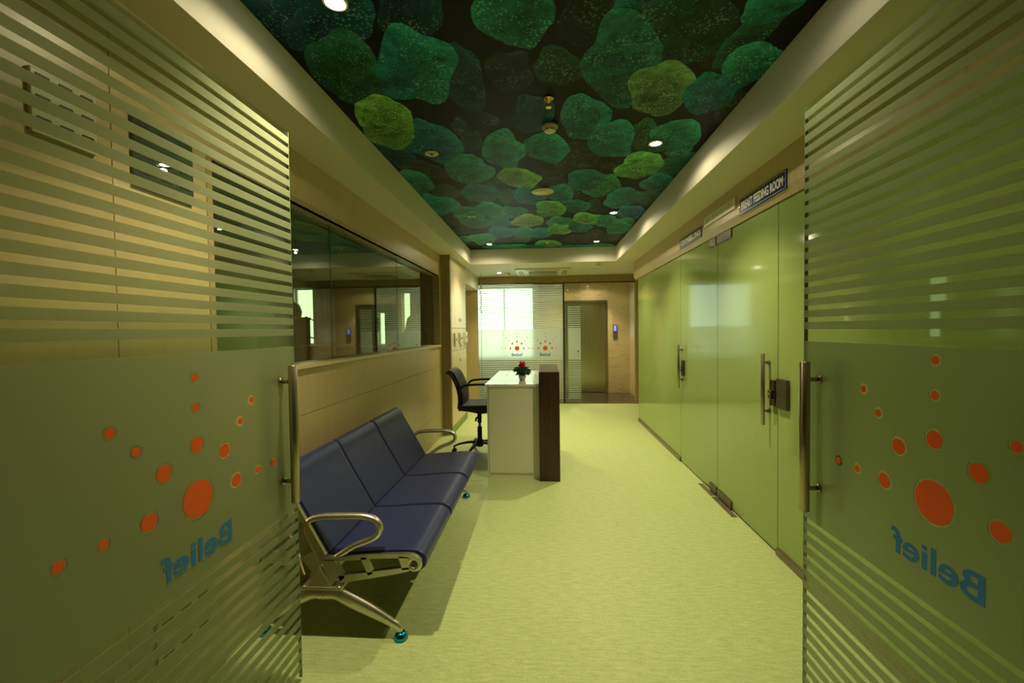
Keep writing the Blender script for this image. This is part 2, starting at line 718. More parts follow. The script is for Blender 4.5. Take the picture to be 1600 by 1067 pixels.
# ceiling: white soffit ring with a raised tray
mb = MB().mat('paint')
mb.box(-1.62, TXL, YT0, YT1, ZS, ZM + 0.1)
mb.box(TXR, 1.9, YT0, YT1, ZS, ZM + 0.1)
mb.box(-1.62, 1.9, 0.55, YT0, ZS, ZM + 0.1)
mb.box(-1.62, 1.9, YT1, 8.68, ZS, ZM + 0.1)
struct(mb.build('ceiling'), 'cream painted soffit framing the raised ceiling tray')
struct(MB().mat('paint').box(-1.9, 2.2, 8.68, 10.1, ZS - 0.02, ZS + 0.1).build('ceiling'))
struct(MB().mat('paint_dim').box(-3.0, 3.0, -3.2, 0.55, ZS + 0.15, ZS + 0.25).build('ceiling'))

# mural in the tray
STONE_TINT = {'D': (0.013, 0.021, 0.014), 'DG': (0.012, 0.046, 0.028), 'DT': (0.004, 0.036, 0.045), 'DB': (0.004, 0.045, 0.070),
              'T': (0.003, 0.105, 0.130), 'TG': (0.006, 0.145, 0.140), 'G': (0.014, 0.160, 0.115), 'GD': (0.010, 0.082, 0.055),
              'GX': (0.006, 0.046, 0.030), 'GM': (0.010, 0.115, 0.098),
              'L': (0.14, 0.28, 0.075), 'LG': (0.075, 0.24, 0.085), 'LT': (0.075, 0.18, 0.10), 'B': (0.006, 0.105, 0.190)}
STONES = [
    (0.211,1.847,0.136,0.013,0.022,0.204,'D'),(0.82,2.123,0.079,-0.051,0.073,0.122,'D'),(1.147,2.704,0.045,-0.157,0.13,0.175,'D'),
    (-0.154,2.194,0.108,0.01,-0.014,0.186,'D'),(0.086,2.177,0.123,0.012,0.005,0.154,'DG'),(-0.52,1.742,0.126,0.012,-0.056,0.179,'DT'),
    (-0.394,2.272,0.106,-0.066,0.024,0.295,'DT'),(0.43,1.845,0.13,0.012,0.037,0.163,'T'),(0.6,1.948,0.121,-0.167,0.169,0.226,'GX'),
    (0.909,2.057,0.063,-0.185,0.071,0.076,'GD'),(0.92,1.85,0.093,-0.062,0.061,0.08,'G'),(-1.048,3.151,0.075,0.191,-0.088,0.154,'DT'),
    (-0.907,3.451,0.122,0.126,-0.057,0.154,'D'),(-0.475,2.943,0.067,0.007,-0.026,0.154,'DG'),(-0.511,2.746,0.05,-0.046,0.009,0.12,'DG'),
    (-0.324,2.654,0.057,0.054,-0.02,0.065,'D'),(-0.876,4.0,0.113,0.086,-0.055,0.194,'DG'),(-1.058,4.932,0.106,0.1,-0.043,0.161,'D'),
    (-0.397,3.793,0.076,0.169,-0.051,0.163,'DT'),(-0.339,4.211,0.083,0.01,-0.022,0.257,'DG'),(-0.055,2.639,0.126,0.013,-0.006,0.237,'DB'),
    (-0.5,5.115,0.138,0.017,-0.027,0.264,'T'),(0.705,3.016,0.117,0.012,0.059,0.256,'GD'),(0.247,3.339,0.159,-0.097,0.05,0.287,'D'),
    (0.096,3.758,0.099,0.087,-0.015,0.209,'D'),(1.05,4.411,0.126,-0.07,0.066,0.231,'DG'),(0.535,4.597,0.057,-0.078,0.047,0.221,'DG'),
    (0.319,4.171,0.029,0.003,0.01,0.134,'D'),(1.055,3.539,0.127,-0.1,0.083,0.211,'GD'),(0.522,3.499,0.059,0.006,0.01,0.067,'D'),
    (-0.564,6.254,0.113,0.016,-0.023,0.246,'D'),(-0.303,6.204,0.123,0.017,-0.009,0.172,'DG'),(0.323,6.553,0.148,0.021,0.014,0.286,'D'),
    (0.51,6.236,0.159,0.022,0.021,0.258,'D'),(0.695,5.952,0.135,0.018,0.027,0.235,'D'),(0.941,6.214,0.158,0.021,0.038,0.255,'D'),
    (-1.045,5.58,0.143,0.019,-0.04,0.211,'D'),(-1.035,5.083,0.144,0.018,-0.048,0.233,'D'),(-1.084,1.767,0.056,0.15,-0.084,0.07,'DT'),
    (-0.857,1.729,0.189,0.07,-0.091,0.139,'DB'),(-0.929,2.128,0.101,0.212,-0.158,0.182,'GD'),(-0.611,2.113,0.124,0.198,-0.166,0.232,'TG'),
    (-0.105,1.761,0.165,0.015,-0.015,0.223,'G'),(0.393,2.195,0.194,0.097,0.005,0.347,'GM'),(0.632,2.439,0.134,-0.133,0.116,0.233,'LT'),
    (1.02,2.254,0.095,-0.133,0.104,0.14,'G'),(0.918,2.493,0.087,-0.127,0.109,0.173,'T'),(-0.273,3.133,0.149,0.082,-0.052,0.309,'G'),
    (-0.736,2.978,0.131,0.213,-0.123,0.264,'T'),(-0.962,2.657,0.078,0.259,-0.171,0.231,'L'),(-1.085,3.723,0.092,0.226,-0.11,0.236,'G'),
    (-0.563,4.077,0.182,0.075,-0.047,0.277,'T'),(-0.582,3.494,0.184,0.067,-0.061,0.298,'G'),(-1.044,4.417,0.146,0.152,-0.102,0.333,'TG'),
    (-0.107,4.185,0.171,0.02,-0.009,0.304,'B'),(-0.202,3.698,0.167,0.125,-0.032,0.236,'L'),(-0.306,4.748,0.131,0.06,-0.023,0.25,'TG'),
    (-0.567,4.648,0.159,0.107,-0.047,0.286,'G'),(-0.838,4.707,0.134,0.016,-0.045,0.249,'G'),(-0.791,5.085,0.177,0.165,-0.07,0.342,'G'),
    (0.905,3.058,0.13,-0.083,0.112,0.276,'G'),(0.255,2.718,0.148,0.015,0.026,0.287,'TG'),(0.475,3.043,0.135,-0.044,0.068,0.3,'TG'),
    (0.032,3.129,0.158,0.084,-0.016,0.242,'TG'),(0.777,3.537,0.165,-0.088,0.075,0.255,'LG'),(1.015,3.951,0.144,-0.024,0.062,0.22,'T'),
    (0.528,3.982,0.153,-0.071,0.058,0.31,'G'),(0.364,3.821,0.146,-0.062,0.041,0.27,'T'),(0.174,4.199,0.13,0.015,0.012,0.304,'TG'),
    (0.777,4.384,0.163,-0.112,0.071,0.298,'TG'),(0.078,4.682,0.172,0.053,-0.0,0.325,'LG'),(0.365,4.624,0.135,0.096,0.008,0.277,'T'),
    (0.973,4.931,0.129,-0.059,0.068,0.291,'B'),(0.514,5.131,0.174,0.022,0.026,0.262,'LG'),(0.754,5.275,0.126,0.016,0.043,0.306,'TG'),
    (0.171,5.256,0.134,0.017,0.007,0.245,'G'),(0.979,5.357,0.121,0.015,0.04,0.22,'G'),(-0.51,5.209,0.133,0.017,-0.027,0.267,'T'),
    (-0.178,5.138,0.183,0.023,-0.011,0.294,'L'),(-0.249,5.76,0.147,0.019,-0.015,0.326,'G'),(-0.543,5.692,0.177,0.023,-0.032,0.32,'B'),
    (-0.028,5.817,0.148,0.02,-0.002,0.332,'T'),(0.217,5.615,0.159,0.021,0.011,0.308,'LG'),(0.457,5.577,0.151,0.02,0.02,0.248,'T'),
    (0.96,5.649,0.142,-0.104,0.072,0.347,'G'),(0.751,5.229,0.118,0.015,0.034,0.241,'TG'),(-0.836,6.091,0.2,0.027,-0.052,0.367,'G'),
    (-1.115,6.129,0.104,0.014,-0.05,0.272,'G'),(0.073,6.554,0.186,0.026,0.003,0.287,'LG'),(-0.474,6.679,0.265,0.038,-0.013,0.18,'G'),
    (-0.146,6.764,0.23,0.033,-0.004,0.164,'T'),(0.885,6.814,0.232,0.033,0.021,0.164,'G'),(0.484,6.834,0.232,0.033,0.01,0.145,'T'),
    (-0.731,6.661,0.189,0.027,-0.018,0.16,'T'),(0.23,5.184,0.117,0.015,0.007,0.179,'G'),
]

STONES += [(-0.9, 1.3, 0.2, 0.03, -0.03, 0.17, 'GD'), (-0.45, 1.35, 0.19, 0.0, 0.02, 0.16, 'T'), (0.0, 1.42, 0.17, 0.02, 0.0, 0.15, 'DG'),
           (0.42, 1.4, 0.2, -0.03, 0.03, 0.18, 'G'), (0.88, 1.45, 0.19, -0.08, 0.06, 0.16, 'TG'), (-0.75, 1.06, 0.19, 0.0, 0.0, 0.1, 'T'),
           (-0.2, 1.08, 0.2, 0.0, 0.0, 0.1, 'GD'), (0.3, 1.06, 0.17, 0.0, 0.0, 0.1, 'T'), (0.8, 1.07, 0.2, 0.0, 0.0, 0.1, 'GD')]


def build_mural():
    rnd = random.Random(7)
    bm = bmesh.new()
    uvl = bm.loops.layers.uv.new('UVMap')
    col = bm.loops.layers.float_color.new('tint')

    def setf(f, rr, c, ss=(0.5,) * 4):
        for lp, r, s_ in zip(f.loops, rr, ss):
            lp[uvl].uv = (r, s_)
            lp[col] = (*c, 1)
    e = 0.02
    # backing board with thickness; its underside is the dark ground of the print
    z = ZM
    vs = [bm.verts.new(p) for p in ((TXL - e, YT0 - e, z), (TXR + e, YT0 - e, z), (TXR + e, YT1 + e, z), (TXL - e, YT1 + e, z))]
    vt = [bm.verts.new(v.co + Vector((0, 0, 0.03))) for v in vs]
    ground = (0.007, 0.005, 0.003)
    fs = [bm.faces.new(vs[::-1]), bm.faces.new(vt)]
    for i in range(4):
        fs.append(bm.faces.new((vs[i], vs[(i + 1) % 4], vt[(i + 1) % 4], vt[i])))
    for f in fs:
        setf(f, (-1,) * 4, ground)
    for k, (cx, cy_, ux, uy, vx, vy, t) in enumerate(STONES):
        zz = ZM - 0.0004 - k * 0.00003
        tint = STONE_TINT[t]
        j = rnd.uniform(0.85, 1.2)
        j *= 1.18
        tint = (tint[0] * j * rnd.uniform(0.8, 1.3), tint[1] * j, tint[2] * j * rnd.uniform(0.85, 1.2))
        N = 40
        sd = rnd.uniform(0, 99)
        pw = rnd.uniform(0.86, 1.0)
        rings = []
        for q in (0.0, 0.45, 0.8, 1.0):
            ring = []
            for i in range(N):
                a = 2 * PI * i / N
                ca, sa = math.cos(a), math.sin(a)
                ca = math.copysign(abs(ca) ** pw, ca)
                sa = math.copysign(abs(sa) ** pw, sa)
                wob = 1 + 0.30 * noise.noise(Vector((math.cos(a) * 1.25 + sd, math.sin(a) * 1.25, 0))) + 0.05 * noise.noise(Vector((math.cos(a) * 5 + sd, math.sin(a) * 5, 3)))
                x = cx + q * wob * (ux * ca + vx * sa)
                y = cy_ + q * wob * (uy * ca + vy * sa)
                x = min(max(x, TXL - 0.001), TXR + 0.001)
                y = min(max(y, YT0 - 0.001), YT1 + 0.001)
                ring.append((x, y))
            rings.append(ring)
        R = [0.0, 0.45, 0.8, 1.0]
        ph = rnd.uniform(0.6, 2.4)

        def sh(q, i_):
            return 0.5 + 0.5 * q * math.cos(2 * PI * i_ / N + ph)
        c0 = bm.verts.new((rings[0][0][0], rings[0][0][1], zz))
        prev = None
        for qi in range(1, 4):
            cur = [bm.verts.new((p[0], p[1], zz)) for p in rings[qi]]
            for i in range(N):
                i2 = (i + 1) % N
                if prev is None:
                    f = bm.faces.new((c0, cur[i2], cur[i]))
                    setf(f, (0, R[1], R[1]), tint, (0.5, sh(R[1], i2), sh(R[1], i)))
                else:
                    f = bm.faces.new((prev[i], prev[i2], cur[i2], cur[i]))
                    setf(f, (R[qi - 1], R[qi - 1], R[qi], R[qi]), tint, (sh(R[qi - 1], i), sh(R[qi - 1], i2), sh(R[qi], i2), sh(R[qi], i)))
            prev = cur
    me = bpy.data.meshes.new('ceiling_mural')
    bm.to_mesh(me)
    bm.free()
    me.materials.append(MATS['mural_print'])
    o = bpy.data.objects.new('ceiling_mural', me)
    COL.objects.link(o)
    return o


tag(build_mural(), 'dark printed ceiling panel of green and teal translucent pebbles in the ceiling tray', 'mural')

# left wall: laminate panels with dark joints, window opening Y 1.79..5.85, z 1.262..2.2
WY0, WY1, WZ0, WZ1 = 1.79, 5.85, 1.262, 2.20
mb = MB()
mb.mat('gap_dark').box(XL - 0.16, XL - 0.02, 0.3, 7.15, 0.0, WZ0 - 0.03)
mb.box(XL - 0.16, XL - 0.02, 0.3, 7.15, WZ1 + 0.03, ZS)
mb.box(XL - 0.16, XL - 0.02, 0.3, WY0 - 0.03, 0.0, ZS)
mb.box(XL - 0.16, XL - 0.02, WY1 + 0.02, 7.15, 0.0, ZS)
mb.mat('laminate')
g = 0.003
for (za, zb) in ((0.0, 0.345), (0.345, 0.966), (0.966, WZ0 - 0.0)):
    ya = WY0
    for yb in (3.2, 4.6, WY1):
        mb.box(XL - 0.03, XL, ya + 0.0004, yb - 0.0004, za + g * 0.5, zb - g * 0.5)
        ya = yb
for (ya, yb) in ((0.3, 1.354), (1.354, WY0)):
    mb.box(XL - 0.03, XL, ya + g, yb - g * 0.2, 0.0, ZS)
ya = WY0
for yb in (2.50, 3.25, 4.05, 5.05, 5.95):
    mb.box(XL - 0.03, XL, ya + 0.001, yb - 0.001, WZ1, ZS)
    ya = yb
mb.box(XL - 0.03, XL, WY1, 5.95, 0.0, WZ1)
struct(mb.build('wall_left'), 'beige laminate panelled wall below and above the long window')

# window in the left wall
win = thing('window_1', None, None, (XL, WY0, WZ0))
struct(win, 'long tinted glass window in the left wall')
mb = MB()
mb.mat('laminate_pale').box(XL - 0.17, XL + 0.018, WY0 - 0.02, WY1 + 0.01, WZ0 - 0.022, WZ0)
mb.build('window_sill', None, win)
mb = MB().mat('wood_trim')
mb.box(XL - 0.17, XL + 0.006, WY0 - 0.02, WY1 + 0.01, WZ1, WZ1 + 0.03)
mb.box(XL - 0.17, XL + 0.004, WY1 - 0.004, WY1 + 0.03, WZ0, WZ1)
mb.box(XL - 0.17, XL + 0.004, WY0 - 0.03, WY0, WZ0, WZ1)
mb.build('window_frame', None, win)
for (ya, yb) in ((WY0, 2.99), (2.994, 4.39), (4.394, WY1 - 0.004)):
    MB().mat('glass_tint').box(-1.508, -1.50, ya, yb, WZ0, WZ1).build('window_pane', None, win)
mb = MB().mat('glass_edge')
for y in (2.992, 4.392):
    mb.box(-1.509, -1.499, y - 0.0025, y + 0.0025, WZ0, WZ1)
mb.build('pane_joint', None, win)

# pilaster and bulkhead, side passage
mb = MB().mat('laminate_brown').box(XL - 0.1, -1.29, 5.95, 6.0, 0.0, ZS)
struct(mb.build('wall_left'), 'dark edged pilaster return beside the window')
struct(MB().mat('skirting').box(XL - 0.02, -1.283, 5.942, 5.95, 0.0, 0.10).build('baseboard_left'))
struct(MB().mat('skirting').box(-1.29, -1.281, 5.95, 7.13, 0.0, 0.10).build('baseboard_left'), 'green skirting below the cupboard wall')
mb = MB().mat('paint').box(-1.55, -1.29, 7.15, YB, 2.24, ZS)
struct(mb.build('trim_1'), 'painted bulkhead over the side passage')
mb = MB().mat('laminate')
mb.box(-1.95, -1.305, YB, YB + 0.08, 0.0, 2.4)
mb.box(-2.0, -1.95, 7.15, YB + 0.08, 0.0, ZS)
mb.box(-2.0, -1.57, 7.09, 7.15, 0.0, ZS)
struct(mb.build('wall_back'), 'yellow-beige laminate wall closing the side passage')
struct(MB().mat('paint').box(-2.0, -1.56, 7.15, YB + 0.08, 2.44, ZS + 0.05).build('ceiling'))

# right side: fascia with chamfered lower edge
mb = MB().mat('laminate')
ya = 0.3
for yb in (1.6, 2.6, 3.64, 4.8, 5.9, 7.07):
    mb.prism([(XF, ZS), (XF, 2.275), (XG - 0.012, 2.222), (1.62, 2.222), (1.62, ZS)], 'y', ya + 0.0006, yb - 0.0006)
    ya = yb
struct(mb.build('wall_right'), 'beige laminate fascia over the green glass partition')
mb = MB().mat('laminate')
mb.box(1.50, 1.95, 6.94, 7.05, 0.0, 2.22)
mb.box(1.82, 1.95, 7.05, YB + 0.1, 0.0, ZS)
mb.mat('wood_trim').box(1.758, 1.82, YB - 0.04, YB + 0.05, 0.0, 2.38)
struct(mb.build('wall_right'), 'laminate return and post at the far right')
struct(MB().mat('outside_dark').box(1.56, 1.62, 0.3, 6.94, 0.0, 2.222).build('wall_right'))


def handle(parent, x_glass, side, y, z0, z1, r=0.016, off=0.055, mat='steel', zs=None):
    """pull bar with two stand-offs; side +1 = bar on the +X face"""
    mb = MB().mat(mat)
    xb = x_glass + side * off
    mb.lathe([(r * 0.85, z0), (r, z0 + 0.002), (r, z1 - 0.002), (r * 0.85, z1)], (xb, y, 0), 'z', 20)
    for z in zs or (z0 + 0.09, z1 - 0.06):
        a, b = sorted((x_glass + side * 0.006, xb))
        mb.lathe([(0.0085, a), (0.0085, b)], (0, y, z), 'x', 14)
        a, b = sorted((x_glass + side * 0.006, x_glass + side * 0.014))
        mb.lathe([(0.015, a), (0.015, b)], (0, y, z), 'x', 16)
    return mb.build('handle', None, parent)


# green glass partition
def green_door(name, y0, y1, hy, lock, label):
    d = thing(name, None, None, (XG, (y0 + y1) / 2, 0))
    struct(d, label)
    mb = MB().mat('green_glass').box(XG, XG + 0.012, y0 + 0.003, y1 - 0.003, 0.012, 2.218, 0.0015, 1)
    mb.build('glass_leaf', None, d)
    handle(d, XG + 0.004, -1, hy, 0.808, 1.276, 0.0125, 0.045)
    mb = MB().mat('steel_dark')
    ly = lock
    s = 1 if lock > hy else -1
    mb.box(XG - 0.022, XG + 0.002, ly - 0.028, ly + 0.028, 0.945, 1.11, 0.003)
    mb.box(XG - 0.038, XG - 0.022, ly - 0.02, ly + 0.02, 0.99, 1.045, 0.003)
    lk = mb.build('lock', None, d)
    MB().mat('bolt').lathe([(0.006, XG - 0.042), (0.006, XG - 0.036)], (0, ly, 1.02), 'x', 12).build('key_cylinder', None, lk)
    return d


g1 = green_door('door_3', 2.852, 3.811, 2.958, 2.885, 'green glass door under the longer blue sign')
g2 = green_door('door_4', 3.811, 4.809, 4.755, 4.70, 'green glass door under the shorter blue sign')
for (nm, ya, yb, lb) in (('window_2', 0.35, 2.852, 'fixed green glass panel nearest the camera'), ('window_3', 4.809, 6.92, 'fixed green glass panel at the far end')):
    p = thing(nm, None, None, (XG, (ya + yb) / 2, 0))
    struct(p, lb)
    MB().mat('green_glass').box(XG, XG + 0.012, ya + 0.003, yb - 0.003, 0.045, 2.218, 0.0015, 1).build('glass_panel', None, p)
    MB().mat('channel').box(XG - 0.014, XG + 0.026, ya + 0.003, yb - 0.003, 0.0, 0.045).build('base_channel', None, p)
    if nm == 'window_2':
        MB().mat('steel_dark').box(XG - 0.020, XG - 0.001, 2.72, 2.842, 0.94, 1.125, 0.003).build('strike_plate', None, p)
mb = MB().mat('glass_edge')
for y in (2.852, 3.811, 4.809):
    mb.box(XG - 0.0005, XG + 0.012, y - 0.0028, y + 0.0028, 0.012, 2.218)
struct(mb.build('trim_2'), 'dark green joints between the glass sheets')
for (ya, yb, d) in ((3.52, 3.80, g1), (3.822, 3.97, g2)):
    MB().mat('steel_dark').box(XG - 0.012, XG + 0.016, ya, yb, 2.15, 2.218, 0.002).build('top_patch', None, d)
    MB().mat('steel_dark').box(XG - 0.012, XG + 0.016, ya, yb, 0.012, 0.075, 0.002).build('bottom_patch', None, d)
for (ya, yb, d) in ((3.40, 3.80, g1), (3.83, 4.12, g2)):
    MB().mat('channel').box(XG - 0.055, XG - 0.013, ya, yb, 0.0, 0.006, 0.001, 1).build('floor_closer_plate', None, d)


# ------------------------------------------------------------------ the logo of 16 dots and its word
DOTS = [(0, 0, 0.0545), (0, 0.159, 0.0225), (0, 0.270, 0.0115), (0, 0.358, 0.011),
        (0.110, 0.112, 0.0215), (0.184, 0.191, 0.0115), (0.243, 0.253, 0.011), (0.159, 0, 0.0215), (0.268, 0, 0.0115), (0.354, 0, 0.011),
        (-0.112, 0.112, 0.0225), (-0.190, 0.192, 0.0120), (-0.255, 0.254, 0.0120), (-0.161, 0, 0.0225), (-0.278, 0, 0.0115), (-0.372, 0, 0.0125)]


def film_sheet(pieces, holes, thick):
    """flat film in (u, v): rectangles, the ones that hold dots get round holes; extruded to a closed sheet of THICK along w"""
    bm = bmesh.new()
    for (u0, u1, v0, v1) in pieces:
        vs = [bm.verts.new(p) for p in ((u0, v0, 0), (u1, v0, 0), (u1, v1, 0), (u0, v1, 0))]
        es = [bm.edges.new((vs[i], vs[(i + 1) % 4])) for i in range(4)]
        hs = [h for h in holes if u0 < h[0] - h[2] and h[0] + h[2] < u1 and v0 < h[1] - h[2] and h[1] + h[2] < v1]
        if not hs:
            bm.faces.new(vs)
            continue
        for (cx, cy_, r) in hs:
            n = 24
            c = [bm.verts.new((cx + r * math.cos(2 * PI * i / n), cy_ + r * math.sin(2 * PI * i / n), 0)) for i in range(n)]
            es += [bm.edges.new((c[i], c[(i + 1) % n])) for i in range(n)]
        bmesh.ops.triangle_fill(bm, use_beauty=True, use_dissolve=False, edges=es)
    bmesh.ops.recalc_face_normals(bm, faces=bm.faces)
    for f in bm.faces:
        if f.normal.z < 0:
            f.normal_flip()
    r = bmesh.ops.extrude_face_region(bm, geom=list(bm.faces))
    for g_ in r['geom']:
        if isinstance(g_, bmesh.types.BMVert):
            g_.co.z += thick
    bmesh.ops.recalc_face_normals(bm, faces=bm.faces)
    return bm


def logo(parent, plane, c_u, c_v, k, flip, w0, out):
    """dots and word on a film. plane 'x' (u = Y) or 'y' (u = X); out = direction (+1/-1) towards the viewer along the plane's normal"""
    def P(u, v, wv):
        return (wv, u, v) if plane == 'x' else (u, wv, v)
    for (u, v, r) in DOTS:
        mb = MB().mat('orange_film')
        a, b = sorted((w0, w0 + out * 0.0006))
        ctr = P(c_u + u * k, c_v + v * k, 0)
        mb.lathe([(r * k, a), (r * k, b)], ctr, plane, 28)
        mb.build('logo_dot', None, parent)
    if True:
        bm = text_mesh('Belief', 0.262 * k, 0.070 * k, 0.0006, 0.018)
        # text mesh: x right, z up. map x -> u with sign, y -> normal
        if plane == 'x':
            M = Matrix(((0, out, 0, w0), (flip, 0, 0, c_u), (0, 0, 1, c_v - 0.151 * k), (0, 0, 0, 1)))
        else:
            M = Matrix(((flip, 0, 0, c_u), (0, out, 0, w0), (0, 0, 1, c_v - 0.151 * k), (0, 0, 0, 1)))
        link_bm(bm, 'logo_word', 'blue_film', parent, M)


def stripes(v0, v1, pitch, frac):
    out = []
    v = v0
    while v + pitch * frac <= v1 + 1e-6:
        out.append((v, v + pitch * frac))
        v += pitch
    return out


def entrance_door(name, xg, out, cz, flipword, label):
    """out = +1: the corridor side is +X of this leaf"""
    Y0, Y1 = 0.70, 1.71
    d = thing(name, None, None, (xg, Y0, 0))
    struct(d, label)
    MB().mat('glass_clear').box(xg - 0.006, xg + 0.006, Y0, Y1, 0.012, 2.262).build('glass_leaf', None, d)
    MB().mat('edge_light').box(xg - 0.006, xg + 0.0075, Y1, Y1 + 0.0012, 0.012, 2.262).build('leaf_edge', None, d)
    pcs = [(Y0, Y1, a, b) for a, b in stripes(1.3965, 2.25, 0.0430, 0.60)]
    pcs = [p for p in pcs if p[2] > 1.41]
    pcs.append((Y0, Y1, 0.735, 1.395))
    pcs += [(Y0, Y1, 0.735 - 0.0182 - i * 0.0455 - 0.0273, 0.735 - 0.0182 - i * 0.0455) for i in range(15)]
    cy0 = 1.2 if out > 0 else 1.158
    holes = [(cy0 + u, cz + v, r + 0.006) for (u, v, r) in DOTS]
    bm = film_sheet(pcs, holes, 0.0012)
    # (u, v, w) -> (w, Y, Z)
    wpos = xg + out * 0.0062
    M = Matrix(((0, 0, out, wpos), (1, 0, 0, 0), (0, 1, 0, 0), (0, 0, 0, 1)))
    link_bm(bm, 'frosted_film', 'frost', d, M)
    logo(d, 'x', cy0, cz, 1.0, flipword, xg + out * 0.0078, out)
    handle(d, xg, out, 1.615, 0.79, 1.325, 0.017, 0.058, 'steel', (0.872, 1.262))
    handle(d, xg, -out, 1.615, 0.79, 1.325, 0.017, 0.058, 'steel', (0.872, 1.262))
    MB().mat('steel').box(xg - 0.014, xg + 0.014, Y0, Y0 + 0.16, 0.008, 0.10, 0.002).build('bottom_patch', None, d)
    MB().mat('steel').box(xg - 0.014, xg + 0.014, Y0, Y0 + 0.16, 2.18, 2.27, 0.002).build('top_patch', None, d)
    return d


entrance_door('door_1', -1.03, 1, 0.965, -1, 'open frosted entrance door on the left')
entrance_door('door_2', 0.98, -1, 1.003, 1, 'open frosted entrance door on the right')

# entrance wall around the camera's doorway, outer hall
mb = MB().mat('laminate')
mb.box(-1.45, -1.06, 0.58, 0.66, 0, 2.3)
mb.box(1.02, 1.46, 0.58, 0.66, 0, 2.3)
mb.box(-1.62, 1.9, 0.55, 0.66, 2.3, ZS)
struct(mb.build('wall_front'))
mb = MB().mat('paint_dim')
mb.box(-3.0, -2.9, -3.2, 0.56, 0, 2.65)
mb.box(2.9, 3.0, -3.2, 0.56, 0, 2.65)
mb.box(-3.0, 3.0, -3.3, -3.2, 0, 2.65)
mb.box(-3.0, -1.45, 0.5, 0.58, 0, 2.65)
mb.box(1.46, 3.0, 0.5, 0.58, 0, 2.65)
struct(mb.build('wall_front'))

# ------------------------------------------------------------------ lobby glass wall at the far end
mb = MB().mat('laminate_brown').box(-1.31, 1.82, YB - 0.05, YB + 0.05, 2.37, ZS)
mb.mat('steel_dark').box(-1.305, 1.758, YB - 0.022, YB + 0.032, 2.345, 2.37)
struct(mb.build('trim_3'), 'brown header beam over the far glass wall')


def back_panel(name, x0, x1, pcs, logos, label, solid=True):
    d = thing(name, None, None, ((x0 + x1) / 2, YB, 0))
    struct(d, label)
    MB().mat('glass_back').box(x0 + 0.002, x1 - 0.002, YB, YB + 0.01, 0.01, 2.345).build('glass_leaf', None, d)
    holes = []
    bm = film_sheet(pcs, holes, 0.001)
    M = Matrix(((1, 0, 0, 0), (0, 0, -1, YB - 0.0003), (0, 1, 0, 0), (0, 0, 0, 1)))
    link_bm(bm, 'frosted_film', 'frost_back', d, M)
    for (lx, lz) in logos:
        logo(d, 'y', lx, lz, 0.83, 1, YB - 0.0016, -1)
    return d


def back_film(xa, xb, ztop=2.335, zs=0.85, zl=0.06):
    p = [(xa, xb, a, b) for a, b in stripes(1.49, ztop, 0.0425, 0.62)]
    p.append((xa, xb, zs, 1.478))
    z = zs - 0.0165
    while z - 0.026 > zl:
        p.append((xa, xb, z - 0.026, z))
        z -= 0.0425
    return p


back_panel('window_4', -1.303, -0.656, back_film(-1.30, -0.6572), [], 'fixed frosted glass panel beside the side passage')
back_panel('door_5', -0.656, 0.375, back_film(-0.6568, 0.372), [(-0.535 + 0.0, 1.087), (0.021, 1.085)], 'frosted glass door with two dotted logos')
struct(MB().mat('gap_dark').box(0.374, 0.402, YB - 0.03, YB + 0.03, 0.0, 2.345, 0.002).build('trim_4'), 'black gasket post of the far glass wall')
sl = back_panel('door_6', 0.402, 0.724, back_film(0.47, 0.715, ztop=1.93), [], 'half-clear glass leaf beside the lift opening')
MB().mat('steel').lathe([(0.018, YB - 0.05), (0.018, YB - 0.008), (0.010, YB - 0.006)], (0.66, 0, 1.02), 'y', 16).build('knob', None, sl)
MB().mat('steel').box(0.70, 0.722, YB - 0.01, YB + 0.02, 2.30, 2.34).build('clip', None, sl)

# lobby
YW = 10.0
mb = MB().mat('marble')
mb.box(-0.3, 0.45, YW, YW + 0.1, 0, ZS)
mb.box(1.43, 1.93, YW, YW + 0.1, 0, ZS)
mb.box(0.45, 1.43, YW, YW + 0.1, 2.10, ZS)
struct(mb.build('wall_back'), 'polished beige marble wall around the lift')
mb = MB().mat('laminate_pale').box(1.93, 2.05, YB + 0.05, YW + 0.05, 0, 1.25)
mb.mat('paint').box(1.93, 2.05, YB + 0.05, YW + 0.05, 1.25, ZS)
struct(mb.build('wall_right'), 'white side wall of the lift lobby')
mb = MB().mat('paint').box(-1.95, -1.9, YB + 0.08, 10.1, 0, ZS)
mb.mat('laminate_pale').box(-1.9, -1.55, 9.75, 9.85, 0, ZS)
mb.box(-1.55, -0.22, 9.75, 9.85, 0, 0.80)
mb.box(-1.55, -0.22, 9.75, 9.85, 2.42, ZS)
mb.box(-0.22, -0.14, 9.75, 10.1, 0, ZS)
struct(mb.build('wall_back'))
w5 = thing('window_5', None, None, (-0.9, 9.8, 0.80))
struct(w5, 'bright daylight window behind the frosted glass')
MB().mat('daylight').box(-1.55, -0.22, 9.82, 9.83, 0.80, 2.42).build('window_pane', None, w5)
mb = MB().mat('grey_metal')
for x in (-1.55, -0.90, -0.25):
    mb.box(x, x + 0.03, 9.77, 9.82, 0.80, 2.42)
mb.box(-1.55, -0.22, 9.77, 9.82, 0.80, 0.84)
mb.box(-1.55, -0.22, 9.77, 9.82, 2.38, 2.42)
mb.build('window_frame', None, w5)

lift = thing('door_7', None, None, (0.94, YW, 0))
struct(lift, 'brushed steel lift door in the marble wall')
mb = MB().mat('lift_steel').box(0.50, 0.94, YW + 0.03, YW + 0.06, 0.01, 2.06)
mb.box(0.945, 1.385, YW + 0.045, YW + 0.075, 0.01, 2.06)
mb.build('door_leaf', None, lift)
mb = MB().mat('steel').prism([(0.45, 0), (0.45, 2.10), (1.43, 2.10), (1.43, 0), (1.385, 0), (1.385, 2.06), (0.50, 2.06), (0.50, 0)], 'y', YW - 0.015, YW + 0.08)
mb.build('door_frame', None, lift)

